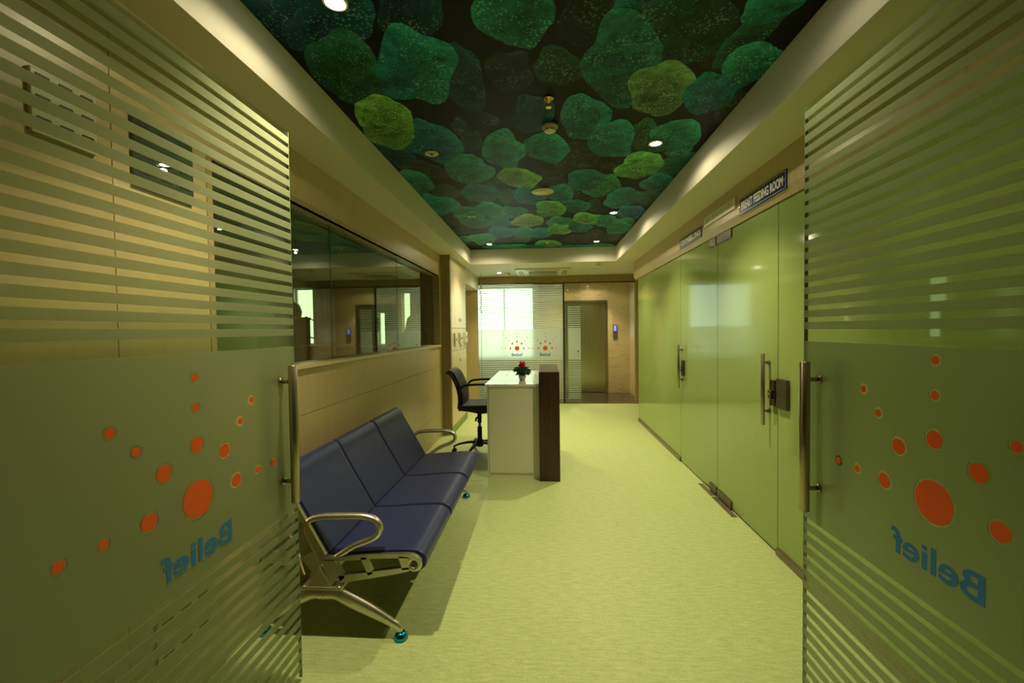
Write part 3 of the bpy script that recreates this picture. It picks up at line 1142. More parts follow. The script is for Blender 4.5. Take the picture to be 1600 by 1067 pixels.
# ------------------------------------------------------------------ room behind the left window
OX0 = -4.6
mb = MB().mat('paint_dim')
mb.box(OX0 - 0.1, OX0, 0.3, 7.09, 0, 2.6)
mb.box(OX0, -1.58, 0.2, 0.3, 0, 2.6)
# far wall at Y 7 with openings: A (-4.16..-3.83, z1.27..2.19), slot (-2.73..-2.61, 1.25..1.78), strip (-2.32..-2.18, 1.25..2.1)
mb.box(OX0, -4.16, 6.99, 7.09, 0, 2.6)
mb.box(-4.16, -3.83, 6.99, 7.09, 0, 1.27)
mb.box(-4.16, -3.83, 6.99, 7.09, 2.19, 2.6)
mb.mat('laminate')
mb.box(-3.83, -2.73, 6.99, 7.09, 0, 2.6)
mb.box(-2.73, -2.61, 6.99, 7.09, 0, 1.25)
mb.box(-2.73, -2.61, 6.99, 7.09, 1.78, 2.6)
mb.box(-2.61, -2.32, 6.99, 7.09, 0, 2.6)
mb.box(-2.32, -2.18, 6.99, 7.09, 0, 1.25)
mb.box(-2.32, -2.18, 6.99, 7.09, 2.10, 2.6)
mb.box(-2.18, -1.58, 6.99, 7.09, 0, 2.6)
for x in (-3.80, -3.70, -3.60, -3.50):
    mb.box(x, x + 0.035, 6.95, 6.99, 0, 2.3)
struct(mb.build('wall_left'), 'far wall of the room behind the window')
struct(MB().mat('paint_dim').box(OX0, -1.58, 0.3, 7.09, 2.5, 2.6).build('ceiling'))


def far_window(name, x0, x1, z0, z1, m, label):
    d = thing(name, None, None, ((x0 + x1) / 2, 7.1, z0))
    struct(d, label)
    MB().mat(m).box(x0, x1, 7.10, 7.11, z0, z1).build('window_pane', None, d)
    mb_ = MB().mat('paint_dim')
    mb_.box(x0, x1, 7.06, 7.10, z1 - 0.02, z1)
    mb_.box(x0, x0 + 0.015, 7.06, 7.10, z0, z1 - 0.02)
    mb_.build('window_frame', None, d)


far_window('window_6', -4.16, -3.83, 1.27, 2.19, 'daylight_dim', 'bright window seen at the left through the tinted glass')
far_window('window_7', -2.73, -2.61, 1.25, 1.78, 'daylight_dim', 'narrow bright slot seen through the tinted glass')
far_window('window_8', -2.32, -2.18, 1.25, 2.10, 'daylight_dim', 'tall narrow bright strip seen through the tinted glass')

# ================================================================== THINGS
def lamp_light(parent, x, y, z, watts, spot=104, blend=0.75, size=0.035, color=LAMP):
    ld = bpy.data.lights.new('lamp_light', 'SPOT')
    ld.energy = watts
    ld.color = color
    ld.spot_size = math.radians(spot)
    ld.spot_blend = blend
    ld.shadow_soft_size = size
    o = bpy.data.objects.new('lamp_light', ld)
    COL.objects.link(o)
    o.parent = parent
    o.location = Vector((x, y, z)) - world_loc(parent)
    return o


def downlight(x, y, z, on, label, watts=LAMP_W, group='round downlights in the ceilings', r=0.048):
    d = thing('downlight', label, 'ceiling light', (x, y, z), group)
    mb = MB().mat('plastic_white')
    mb.lathe([(r, z), (r, z - 0.005), (r * 0.9, z - 0.008), (r * 0.72, z - 0.006), (r * 0.70, z)], (x, y, 0), 'z', 28)
    mb.build('trim_ring', None, d)
    if on:
        MB().mat('lamp_on').lathe([(r * 0.66, z - 0.0065), (r * 0.5, z - 0.010), (0.004, z - 0.0105)], (x, y, 0), 'z', 24).build('lit_lens', None, d)
        lamp_light(d, x, y, z - 0.02, watts)
        ld = bpy.data.lights.new('lamp_spill', 'SPOT')
        ld.energy = watts * 0.07
        ld.spot_size = math.radians(168)
        ld.spot_blend = 0.3
        ld.color = LAMP
        ld.shadow_soft_size = 0.014
        sp2 = bpy.data.objects.new('lamp_spill', ld)
        COL.objects.link(sp2)
        sp2.parent = d
        sp2.location = (0, 0, -0.045)
    else:
        MB().mat('plastic_cream').lathe([(r * 0.66, z - 0.0065), (r * 0.5, z - 0.009), (0.004, z - 0.004)], (x, y, 0), 'z', 24).build('unlit_lens', None, d)
        MB().mat('steel_dark').lathe([(r * 0.30, z - 0.009), (r * 0.22, z - 0.013)], (x, y, 0), 'z', 16).build('spring_ring', None, d)
    return d


ZL = ZM - 0.0035
downlight(-0.79, 1.66, ZL, True, 'lit downlight at the top left of the pebble mural, nearest the camera')
downlight(0.78, 3.10, ZL, True, 'lit downlight on the right of the mural above the longer blue sign')
downlight(0.775, 4.88, ZL, True, 'lit downlight on the right of the mural, middle one of three lit in that row')
downlight(0.775, 6.44, ZL, True, 'lit downlight in the far right corner of the mural')
downlight(-0.79, 6.42, ZL, True, 'lit downlight in the far left corner of the mural')
downlight(-0.79, 3.11, ZL, False, 'unlit cream downlight on a teal pebble at the left of the mural, nearer one')
downlight(-0.79, 4.84, ZL, False, 'unlit cream downlight at the left of the mural, farther and smaller one')
downlight(0.78, 1.60, ZL, True, 'lit downlight above the right entrance door', watts=LAMP_W * 0.2)
downlight(-0.80, 7.93, ZS, True, 'lit downlight in the plain ceiling left of the air conditioner', watts=LAMP_W * 0.8, r=0.05)
downlight(1.05, 9.55, ZS - 0.02, True, 'lit downlight in the lobby ceiling in front of the lift', watts=LAMP_W * 0.7)
downlight(0.30, 9.45, ZS - 0.02, True, 'lit downlight in the lobby ceiling behind the glass wall', watts=LAMP_W * 0.5)

# speaker grille
d = thing('ceiling_speaker', 'round cream ceiling speaker in the middle of the pebble mural', 'speaker', (0, 4.06, ZL))
MB().mat('plastic_cream').lathe([(0.105, ZL), (0.103, ZL - 0.008), (0.092, ZL - 0.011), (0.09, ZL - 0.006)], (0, 4.06, 0), 'z', 36).build('rim', None, d)
mb = MB().mat('plastic_cream').lathe([(0.089, ZL - 0.002), (0.085, ZL - 0.009), (0.01, ZL - 0.012)], (0, 4.06, 0), 'z', 36)
mb.build('grille', None, d)


def smoke_detector(x, y, z, label, r=0.05):
    d = thing('smoke_detector', label, 'smoke detector', (x, y, z))
    MB().mat('plastic_cream').lathe([(r, z), (r, z - 0.014), (r * 0.95, z - 0.02)], (x, y, 0), 'z', 30).build('base', None, d)
    b = MB().mat('plastic_white').lathe([(r * 0.9, z - 0.02), (r * 0.86, z - 0.030), (r * 0.6, z - 0.040), (0.004, z - 0.043)], (x, y, 0), 'z', 30).build('sensor_cap', None, d)
    mb = MB().mat('slot_dark')
    for i in range(8):
        a0 = 2 * PI * i / 8 + 0.12
        a1 = a0 + 0.52
        pts = [(x + r * 0.80 * math.cos(t), y + r * 0.80 * math.sin(t), z - 0.0335) for t in (a0, (a0 + a1) / 2, a1)]
        mb.tube(pts, 0.0032, 6)
    mb.build('air_slots', None, d)
    return d


smoke_detector(0.05, 2.77, ZL, 'round cream smoke detector on the mural behind the near sprinkler')
smoke_detector(-0.66, 8.05, ZS, 'small white smoke detector beside the ceiling air conditioner, left of it')
d = thing('motion_sensor', 'small white dome sensor on the ceiling right of the air conditioner', 'sensor', (0.877, 7.06, ZS))
MB().mat('plastic_white').lathe([(0.045, ZS), (0.045, ZS - 0.02)], (0.877, 7.06, 0), 'z', 24).build('base', None, d)
MB().mat('plastic_white').lathe([(0.036, ZS - 0.02), (0.036, ZS - 0.045), (0.026, ZS - 0.06), (0.004, ZS - 0.066)], (0.877, 7.06, 0), 'z', 24).build('dome', None, d)
d = thing('access_plate', 'flat blank plate on the ceiling below the dome sensor', 'plate', (0.93, 7.75, ZS))
MB().mat('plastic_cream').box(0.86, 1.0, 7.70, 7.80, ZS - 0.004, ZS, 0.001, 1).build('cover', None, d)


def sprinkler(x, y, z, label):
    d = thing('sprinkler', label, 'sprinkler', (x, y, z))
    MB().mat('brass').lathe([(0.030, z), (0.028, z - 0.004), (0.014, z - 0.006), (0.010, z - 0.02)], (x, y, 0), 'z', 20).build('escutcheon', None, d)
    mb = MB().mat('brass')
    for s in (-1, 1):
        mb.tube([(x + s * 0.009, y, z - 0.02), (x + s * 0.013, y, z - 0.032), (x + s * 0.004, y, z - 0.048)], 0.0022, 6)
    mb.build('frame_arms', None, d)
    MB().mat('petal').lathe([(0.0025, z - 0.044), (0.0025, z - 0.02)], (x, y, 0), 'z', 8).build('glass_bulb', None, d)
    MB().mat('brass').lathe([(0.016, z - 0.050), (0.016, z - 0.048)], (x, y, 0), 'z', 16).build('deflector', None, d)


sprinkler(0.039, 2.45, ZL, 'small brass sprinkler on the mural just in front of the smoke detector')
sprinkler(0.061, 6.45, ZL, 'tiny brass sprinkler at the far end of the mural')

# air conditioner cassette
ax0, ax1, ay0, ay1 = -0.49, 0.47, 7.50, 8.44
d = thing('air_conditioner', 'cream four-way cassette air conditioner in the ceiling before the far glass wall', 'air conditioner', (0, 7.97, ZS))
mb = MB().mat('plastic_cream')
mb.prism([(ax0, ay0), (ax1, ay0), (ax1, ay1), (ax0, ay1)], 'z', ZS - 0.022, ZS, 0.008)
mb.build('panel', None, d)
gr = MB().mat('slot_dark').box(-0.26, 0.24, 7.74, 8.20, ZS - 0.027, ZS - 0.0215).build('intake_grille', None, d)
mb = MB().mat('plastic_cream')
for i in range(6):
    y = 7.77 + i * 0.075
    mb.box(-0.26, 0.24, y, y + 0.014, ZS - 0.030, ZS - 0.026)
mb.box(-0.27, 0.25, 7.945, 7.985, ZS - 0.036, ZS - 0.026)
mb.build('louvres', None, gr)
for (a, b, c, e) in ((-0.30, 0.28, 7.56, 7.62), (-0.30, 0.28, 8.32, 8.38), (-0.43, -0.37, 7.70, 8.24), (0.35, 0.41, 7.70, 8.24)):
    v = MB().mat('slot_dark').box(a, b, c, e, ZS - 0.0245, ZS - 0.0215).build('air_outlet', None, d)
    MB().mat('plastic_cream').box(a + 0.016, b - 0.016, c + 0.018, e - 0.018, ZS - 0.028, ZS - 0.024, 0.002, 1).build('flap', None, v)

# blue enamel signs
def sign(y0, y1, z0, z1, text, label, th):
    x = XF - 0.001
    d = thing('door_sign', label, 'sign', (x, (y0 + y1) / 2, z0), 'navy enamel door signs')
    mb = MB().mat('navy_enamel').box(x - 0.004, x, y0, y1, z0, z1, 0.001, 1)
    mb.build('plate', None, d)
    mb = MB().mat('sign_letter')
    e, t = 0.008, 0.0022
    mb.box(x - 0.0052, x - 0.0035, y0 + e, y1 - e, z0 + e, z0 + e + t)
    mb.box(x - 0.0052, x - 0.0035, y0 + e, y1 - e, z1 - e - t, z1 - e)
    mb.box(x - 0.0052, x - 0.0035, y0 + e, y0 + e + t, z0 + e + t, z1 - e - t)
    mb.box(x - 0.0052, x - 0.0035, y1 - e - t, y1 - e, z0 + e + t, z1 - e - t)
    mb.build('border_line', None, d)
    bm = text_mesh(text, (y1 - y0) * 0.88, (z1 - z0) * th, 0.0018, 0.03)
    # reads from the corridor (looking +X): text x runs towards -Y
    M = Matrix(((0, -1, 0, x - 0.0038), (-1, 0, 0, (y0 + y1) / 2), (0, 0, 1, (z0 + z1) / 2), (0, 0, 0, 1)))
    link_bm(bm, 'lettering', 'sign_letter', d, M)
    for y in (y0 + 0.02, y1 - 0.02):
        MB().mat('brass').lathe([(0.006, x - 0.010), (0.006, x - 0.004)], (0, y, (z0 + z1) / 2), 'x', 12).build('screw', None, d)


sign(2.683, 3.305, 2.258, 2.375, 'BREAST FEEDING ROOM', 'long navy enamel sign reading BREAST FEEDING ROOM on the right fascia', 0.52)
sign(4.06, 4.70, 2.268, 2.37, 'COUNSELLING', 'navy enamel sign reading COUNSELLING, farther along the right fascia', 0.52)

# socket strip between the signs
d = thing('socket_strip', 'long cream switch and socket strip between the two navy signs', 'socket', (XF, 3.67, 2.37))
MB().mat('plastic_white').box(XF - 0.014, XF, 3.36, 3.985, 2.330, 2.412, 0.005).build('plate', None, d)
for i, y in enumerate((3.93, 3.86, 3.79, 3.72)):
    MB().mat('plastic_white').box(XF - 0.018, XF - 0.013, y - 0.016, y + 0.016, 2.352, 2.393, 0.002, 1).build('rocker_switch', None, d)
for y in (3.60, 3.46):
    s = MB().mat('plastic_white').box(XF - 0.0165, XF - 0.013, y - 0.04, y + 0.04, 2.345, 2.40, 0.001, 1).build('socket_outlet', None, d)
    mb = MB().mat('slot_dark')
    mb.box(XF - 0.0175, XF - 0.0160, y - 0.004, y + 0.004, 2.382, 2.392)
    for q in (-0.014, 0.014):
        mb.box(XF - 0.0175, XF - 0.0160, y + q - 0.003, y + q + 0.003, 2.358, 2.366)
    mb.build('pin_holes', None, s)

# wall plates behind the left door (seen through the clear stripes)
def wall_plate(name, y0, y1, z0, z1, rows, label, m='window_dark'):
    d = thing(name, label, 'switch plate', (XL, (y0 + y1) / 2, z0))
    MB().mat(m).box(XL, XL + 0.012, y0, y1, z0, z1, 0.003).build('plate', None, d)
    n = 3
    for r_ in range(rows):
        for k in range(n):
            ya = y0 + (y1 - y0) * (k + 0.22) / n
            yb = y0 + (y1 - y0) * (k + 0.80) / n
            zc = z0 + (z1 - z0) * (r_ + 0.5) / rows
            mb = MB().mat('slot_dark')
            mb.box(XL + 0.012, XL + 0.014, ya, yb, zc + 0.008, zc + 0.018)
            mb.box(XL + 0.012, XL + 0.014, ya, yb, zc - 0.018, zc - 0.008)
            mb.build('slot', None, d)


wall_plate('switch_plate', 1.42, 1.68, 1.97, 2.22, 3, 'dark slotted wall plate high behind the left entrance door')
wall_plate('switch_plate', 1.12, 1.30, 2.02, 2.20, 3, 'slotted wall plate at the upper left corner behind the left entrance door', 'plastic_cream')
wall_plate('socket_plate', 1.45, 1.70, 0.22, 0.42, 2, 'slotted wall plate low behind the left entrance door', 'laminate')

# ------------------------------------------------------------------ cupboard wall beyond the window
cb = thing('tall_cupboard', 'tall beige built-in cupboard beyond the long window', 'cupboard', (-1.36, 6.5, 0))
MB().mat('laminate').box(-1.41, -1.302, 6.0, 7.15, 0.0, ZS - 0.001).build('body', None, cb)
for (ya, yb, za, zb, hy) in ((6.02, 6.60, 1.49, 2.47, 6.55), (6.605, 7.14, 1.49, 2.47, 6.66), (6.02, 7.14, 1.165, 1.485, None), (6.02, 7.14, 0.10, 1.16, 6.55)):
    dr = MB().mat('laminate_pale').box(-1.302, -1.29, ya, yb, za + 0.002, zb - 0.002, 0.001, 1).build('door' if hy else 'service_panel', None, cb)
    if hy:
        zc = za + 0.12 if za > 1 else 1.0
        MB().mat('steel_dark').tube([(-1.288, hy, zc - 0.015), (-1.275, hy, zc - 0.012), (-1.275, hy, zc + 0.02), (-1.288, hy, zc + 0.024)], 0.004, 8).build('latch', None, dr)
for (ya, yb, za, zb, dp, nm, lb, ct) in ((6.17, 6.32, 1.23, 1.42, 0.02, 'wall_phone', 'slim cream intercom box, first of the three on the cupboard', 'intercom'),
                                     (6.52, 6.74, 1.25, 1.42, 0.025, 'switch_box', 'cream switch box in the middle of the three on the cupboard', 'switch box'),
                                     (6.90, 7.10, 1.26, 1.43, 0.035, 'alarm_box', 'cream box with a dark lock, farthest of the three on the cupboard', 'box')):
    d = thing(nm, lb, ct, (-1.29, (ya + yb) / 2, za))
    MB().mat('plastic_cream').box(-1.29, -1.29 + dp, ya, yb, za, zb, 0.004).build('housing', None, d)
    for k in range(3):
        z = za + (zb - za) * (0.25 + 0.25 * k)
        MB().mat('plastic_white' if k != 1 else 'steel_dark').box(-1.29 + dp, -1.286 + dp, ya + 0.05, yb - 0.05, z - 0.012, z + 0.012, 0.001, 1).build('button', None, d)

# hanging garland near the glass wall
d = thing('hanging_cord', 'thin cord with a small gold charm hanging at the left end of the glass wall', 'cord', (-1.16, 8.0, ZS))
MB().mat('grey_metal').tube([(-1.16, 8.0, ZS), (-1.155, 8.0, 2.2), (-1.16, 8.0, 1.9), (-1.158, 8.0, 1.0), (-1.16, 8.0, 0.3)], 0.0035, 6).build('cord', None, d)
mb = MB().mat('brass').tube([(-1.155, 8.0, 2.28), (-1.13, 8.0, 2.20), (-1.09, 7.99, 2.15), (-1.06, 7.99, 2.13)], 0.003, 6)
mb.ball((-1.065, 7.99, 2.125), 0.014)
mb.ball((-1.085, 7.99, 2.135), 0.009)
mb.build('charm', None, d)
mb = MB().mat('leaf')
rr = random.Random(3)
for i in range(30):
    z = 2.3 - i * 0.018
    mb.ball((-1.157 + rr.uniform(-0.02, 0.02), 8.0, z), 0.009, (1, 0.5, 1.3), 6, 4)
mb.build('beads', None, d)

# lift call panel
d = thing('lift_call_panel', 'steel lift call panel with a glowing blue display on the marble wall', 'call panel', (1.60, YW, 1.3))
MB().mat('grey_metal').box(1.555, 1.645, YW - 0.02, YW, 1.22, 1.54, 0.004).build('face_plate', None, d)
MB().mat('screen_blue').box(1.572, 1.628, YW - 0.0235, YW - 0.019, 1.40, 1.52).build('display', None, d)
for z in (1.33, 1.27):
    MB().mat('bolt').lathe([(0.012, YW - 0.027), (0.012, YW - 0.019)], (1.60, 0, z), 'y', 14).build('button', None, d)

# ------------------------------------------------------------------ three-seat bench
def bp(p):
    """side-profile points measured at Y 2.03, brought to the bench end plane"""
    return (p[0] * 0.973, 1.45 - (1.45 - p[1]) * 0.973)


def thick_path(pts, t):
    """polygon around an open path in the XZ plane, thickness t on the left side"""
    P = [Vector((p[0], p[1])) for p in pts]
    n = len(P)
    out = []
    for i in range(n):
        d_ = (P[min(i + 1, n - 1)] - P[max(i - 1, 0)]).normalized()
        nn = Vector((-d_.y, d_.x))
        out.append(P[i] + nn * t)
    return [tuple(p) for p in P] + [tuple(p) for p in out[::-1]]


def smooth2(pts, k=5):
    return [(p.x, p.z) for p in spline([(a, 0, b) for a, b in pts], k)]


bench = thing('waiting_bench', 'three-seat metal beam bench with navy padded seats along the left wall', 'bench', (-1.0, 2.85, 0))
YJ = [1.968, 2.525, 3.085, 3.668]
SEATP = smooth2([(-1.055, 0.398), (-0.95, 0.402), (-0.80, 0.416), (-0.66, 0.424), (-0.60, 0.418), (-0.566, 0.392), (-0.566, 0.350), (-0.59, 0.325)])
BACKP = smooth2([(-1.030, 0.405), (-1.075, 0.485), (-1.14, 0.60), (-1.205, 0.715), (-1.232, 0.770), (-1.258, 0.795), (-1.292, 0.795), (-1.312, 0.765)])
for i in range(3):
    ya, yb = YJ[i] + 0.0145, YJ[i + 1] - 0.0145
    MB().mat('navy_pad').prism(thick_path(SEATP[::-1], 0.030), 'y', ya, yb, 0.006).build('seat', None, bench)
    MB().mat('navy_pad').prism(thick_path(BACKP, 0.028), 'y', ya, yb, 0.006).build('backrest', None, bench)
for i, y in enumerate(YJ):
    y0, y1 = y - 0.012, y + 0.012
    mb = MB().mat('alu')
    # bracket: rim that follows the seat, lower chord, two webs, front eye
    lift_ = -0.004
    rim = smooth2([(-1.055, 0.390), (-0.95, 0.393), (-0.80, 0.406), (-0.66, 0.413), (-0.610, 0.407), (-0.580, 0.385)])
    mb.prism(thick_path(rim[::-1], 0.018), 'y', y0, y1)
    mb.prism([(-0.985, 0.300), (-0.965, 0.268), (-0.70, 0.318), (-0.640, 0.333), (-0.640, 0.352), (-0.70, 0.343)], 'y', y0, y1)
    mb.prism([(-1.055, 0.375), (-1.000, 0.378), (-0.950, 0.296), (-0.975, 0.272), (-1.03, 0.30)], 'y', y0, y1)
    mb.prism([(-0.872, 0.392), (-0.846, 0.394), (-0.812, 0.318), (-0.836, 0.308)], 'y', y0, y1)
    mb.prism([(-0.690, 0.402), (-0.640, 0.400), (-0.640, 0.342), (-0.672, 0.338)], 'y', y0, y1)
    c = (-0.618, 0.366)
    mb.tube([(c[0] + 0.027 * math.cos(a), y, c[1] + 0.027 * math.sin(a)) for a in [2 * PI * k / 24 for k in range(24)]], 0.0115, 8, closed=True, flat=(1.1, 1.1))
    mb.build('seat_bracket', None, bench)
    mb = MB().mat('alu')
    mb.prism(thick_path([(p[0] - 0.010, p[1] - 0.006) for p in BACKP[:-4]], 0.024), 'y', y0, y1)
    mb.tube([(-1.15, y, 0.30), (-1.20, y, 0.45), (-1.275, y, 0.70), (-1.285, y, 0.75)], 0.010, 8)
    mb.prism([(-1.03, 0.30), (-1.10, 0.30), (-1.16, 0.38), (-1.07, 0.43)], 'y', y0 + 0.003, y1 - 0.003)
    mb.build('back_bracket', None, bench)
MB().mat('alu').prism([(-1.125, 0.262), (-1.045, 0.262), (-1.045, 0.305), (-1.085, 0.335), (-1.125, 0.305)], 'y', 1.97, 3.72, 0.004).build('beam', None, bench)
for y in (1.975, 3.715):
    s = 1
    mb = MB().mat('alu')
    mb.prism([bp(q) for q in [(-1.097, 0.318), (-1.160, 0.214), (-1.030, 0.208)]], 'y', y - 0.032, y + 0.032, 0.004)
    mb.prism([bp(q) for q in [(-1.185, 0.222), (-0.985, 0.222), (-0.985, 0.208), (-1.185, 0.208)]], 'y', y - 0.036, y + 0.036, 0.002)
    br = mb.build('leg_bracket', None, bench)
    for q in (-1.145, -0.975):
        MB().mat('bolt').lathe([(0.009, 0.24), (0.009, 0.254), (0.004, 0.257)], (q, y - 0.024, 0), 'z', 10).build('bolt', None, br)
    front = spline([(-1.075, y, 0.205), (-1.0, y, 0.213), (-0.93, y, 0.180), (-0.83, y, 0.130), (-0.745, y, 0.082), (-0.705, y, 0.056), (-0.693, y, 0.032)], 4)
    n = len(front)
    lg = MB().mat('alu').tube(front, [0.030 + 0.010 * math.sin(PI * min(1, k / n * 1.6)) - 0.016 * (k / n) ** 1.5 for k in range(n)], 14, flat=(0.75, 1.0)).build('leg', None, bench)
    ft = MB().mat('blue_chrome').lathe([(0.030, 0.0), (0.033, 0.008), (0.028, 0.022), (0.018, 0.034)], (-0.690, y, 0), 'z', 20).build('foot_cup', None, lg)
    rear = spline([(-1.06, y, 0.205), (-1.12, y, 0.213), (-1.20, y, 0.175), (-1.28, y, 0.115), (-1.345, y, 0.070), (-1.362, y, 0.032)], 4)
    n = len(rear)
    lg = MB().mat('alu').tube(rear, [0.030 + 0.010 * math.sin(PI * min(1, k / n * 1.6)) - 0.016 * (k / n) ** 1.5 for k in range(n)], 14, flat=(0.75, 1.0)).build('leg', None, bench)
    MB().mat('blue_chrome').lathe([(0.030, 0.0), (0.033, 0.008), (0.028, 0.022), (0.018, 0.034)], (-1.364, y, 0), 'z', 20).build('foot_cup', None, lg)
    arm = spline([(bp(q)[0], y, bp(q)[1]) for q in [(-1.090, 0.315), (-1.130, 0.395), (-1.166, 0.480), (-1.160, 0.525), (-1.110, 0.548), (-1.00, 0.556), (-0.880, 0.556),
                  (-0.820, 0.535), (-0.803, 0.492), (-0.835, 0.452), (-0.935, 0.410), (-1.02, 0.355)]], 6) + [Vector((bp((-1.085, 0.305))[0], y, bp((-1.085, 0.305))[1]))]
    MB().mat('alu').tube(arm, 0.0185, 14, flat=(1.0, 0.85)).build('armrest', None, bench)

# ------------------------------------------------------------------ reception desk
desk = thing('reception_desk', 'white-topped reception desk with a dark wooden front panel', 'desk', (-0.3, 4.85, 0))
DY0, DY1 = 4.19, 5.55
MB().mat('white_gloss').box(-0.580, -0.056, DY0 - 0.015, DY1, 0.905, 0.928, 0.002, 1).build('desktop', None, desk)
mb = MB().mat('white_laminate')
mb.box(-0.545, -0.115, DY0, DY0 + 0.03, 0.06, 0.905)
mb.box(-0.545, -0.115, DY0 + 0.012, DY0 + 0.03, 0.0, 0.06)
mb.build('side_panel', None, desk)
MB().mat('white_laminate').box(-0.545, -0.115, DY1 - 0.04, DY1 - 0.01, 0.0, 0.905).build('side_panel', None, desk)
mb = MB().mat('white_laminate').box(-0.115, -0.056, DY0 + 0.02, DY1 - 0.02, 0.0, 0.905)
mb.build('modesty_panel', None, desk)
dp = MB().mat('white_laminate').box(-0.562, -0.548, DY0 + 0.004, DY0 + 0.45, 0.06, 0.90, 0.001, 1).build('pedestal_door', None, desk)
MB().mat('slot_dark').box(-0.566, -0.562, DY0 + 0.02, DY0 + 0.03, 0.62, 0.80).build('grip', None, dp)
MB().mat('dark_wood').box(-0.055, 0.140, 4.13, 5.10, 0.0, 1.048, 0.002, 1).build('front_panel', None, desk)

# ------------------------------------------------------------------ potted flower
px, py, pz = -0.232, 4.53, 0.928
pot = thing('potted_flower', 'small cream pot of red flowers with dark leaves on the white desktop', 'plant', (px, py, pz))
MB().mat('ceramic').lathe([(0.026, pz), (0.029, pz + 0.004), (0.038, pz + 0.030), (0.0415, pz + 0.062), (0.0425, pz + 0.068), (0.038, pz + 0.068), (0.034, pz + 0.055)], (px, py, 0), 'z', 26).build('pot', None, pot)
rr = random.Random(11)
mb = MB().mat('leaf')
for i in range(170):
    a = rr.uniform(0, 2 * PI)
    h = rr.uniform(0.055, 0.138)
    R = rr.uniform(0.015, 0.092) * (1.1 - abs(h - 0.09) * 7)
    c = (px + R * math.cos(a), py + R * math.sin(a), pz + h)
    q = bmesh.ops.create_icosphere(mb.bm, subdivisions=1, radius=0.020)
    M = Matrix.Translation(c) @ Matrix.Rotation(rr.uniform(0, PI), 4, 'Z') @ Matrix.Rotation(rr.uniform(-0.7, 0.7), 4, 'X') @ Matrix.Diagonal((1.1, 0.75, 0.25, 1))
    bmesh.ops.transform(mb.bm, matrix=M, verts=q['verts'])
mb.build('foliage', None, pot)
mb = MB().mat('petal')
for i in range(80):
    a = rr.uniform(0, 2 * PI)
    h = rr.uniform(0, 1)
    R = 0.044 * math.sqrt(rr.uniform(0, 1)) * (1.05 - h * 0.6)
    c = (px + R * math.cos(a), py + R * math.sin(a), pz + 0.128 + h * 0.062)
    q = bmesh.ops.create_icosphere(mb.bm, subdivisions=1, radius=0.0105)
    M = Matrix.Translation(c) @ Matrix.Rotation(rr.uniform(0, PI), 4, 'Z') @ Matrix.Rotation(rr.uniform(-0.6, 0.6), 4, 'X') @ Matrix.Diagonal((1, 1, 0.5, 1))
    bmesh.ops.transform(mb.bm, matrix=M, verts=q['verts'])
mb.build('blossoms', None, pot)

# ------------------------------------------------------------------ office chair
cx, cyy = -0.775, 5.10
ch = thing('office_chair', 'black swivel office chair with armrests behind the reception desk', 'chair', (cx, cyy, 0))
seat_p = smooth2([(cx - 0.20, 0.545), (cx - 0.215, 0.575), (cx - 0.19, 0.597), (cx - 0.05, 0.600), (cx + 0.14, 0.604), (cx + 0.22, 0.592), (cx + 0.245, 0.560), (cx + 0.225, 0.540)], 4)
MB().mat('black_fabric').prism(seat_p, 'y', cyy - 0.235, cyy + 0.235, 0.012).build('seat', None, ch)
MB().mat('black_plastic').prism([(cx - 0.235, 0.565), (cx - 0.235, 0.51), (cx - 0.19, 0.51), (cx - 0.10, 0.50), (cx + 0.02, 0.475), (cx + 0.14, 0.49), (cx + 0.2, 0.43), (cx + 0.22, 0.43), (cx + 0.22, 0.545), (cx - 0.19, 0.545)], 'y', cyy - 0.10, cyy + 0.10, 0.006).build('seat_mechanism', None, ch)
bkp = smooth2([(cx - 0.195, 0.560), (cx - 0.185, 0.66), (cx - 0.200, 0.77), (cx - 0.240, 0.88), (cx - 0.285, 0.955), (cx - 0.330, 0.975)], 5)
bo = MB().mat('black_fabric').prism(thick_path(bkp, -0.028), 'y', cyy - 0.21, cyy + 0.21, 0.008).build('backrest', None, ch)
for s in (-1, 1):
    bq = [(p[0] - 0.012, cyy + s * 0.215, p[1]) for p in bkp]
    MB().mat('black_plastic').tube(bq, 0.016, 10).build('back_frame', None, ch)
    ar = spline([(cx - 0.185, cyy + s * 0.245, 0.735), (cx - 0.165, cyy + s * 0.26, 0.80), (cx - 0.11, cyy + s * 0.262, 0.832), (cx + 0.02, cyy + s * 0.262, 0.842), (cx + 0.16, cyy + s * 0.262, 0.838),
                 (cx + 0.205, cyy + s * 0.262, 0.79), (cx + 0.19, cyy + s * 0.255, 0.65), (cx + 0.15, cyy + s * 0.245, 0.56)], 5)
    MB().mat('black_plastic').tube(ar, 0.0105, 10, flat=(1.3, 0.8)).build('armrest', None, ch)
MB().mat('black_plastic').lathe([(0.026, 0.36), (0.026, 0.48)], (cx, cyy, 0), 'z', 18).build('upper_column', None, ch)
MB().mat('grey_metal').lathe([(0.017, 0.30), (0.017, 0.37)], (cx, cyy, 0), 'z', 16).build('gas_piston', None, ch)
MB().mat('black_plastic').lathe([(0.028, 0.13), (0.028, 0.31)], (cx, cyy, 0), 'z', 18).build('lower_column', None, ch)
MB().mat('black_plastic').tube([(cx, cyy - 0.02, 0.44), (cx - 0.03, cyy - 0.06, 0.42), (cx - 0.035, cyy - 0.07, 0.385)], 0.011, 8).build('height_lever', None, ch)
base = MB().mat('black_plastic').lathe([(0.036, 0.075), (0.045, 0.09), (0.045, 0.145), (0.030, 0.165)], (cx, cyy, 0), 'z', 18).build('base_hub', None, ch)
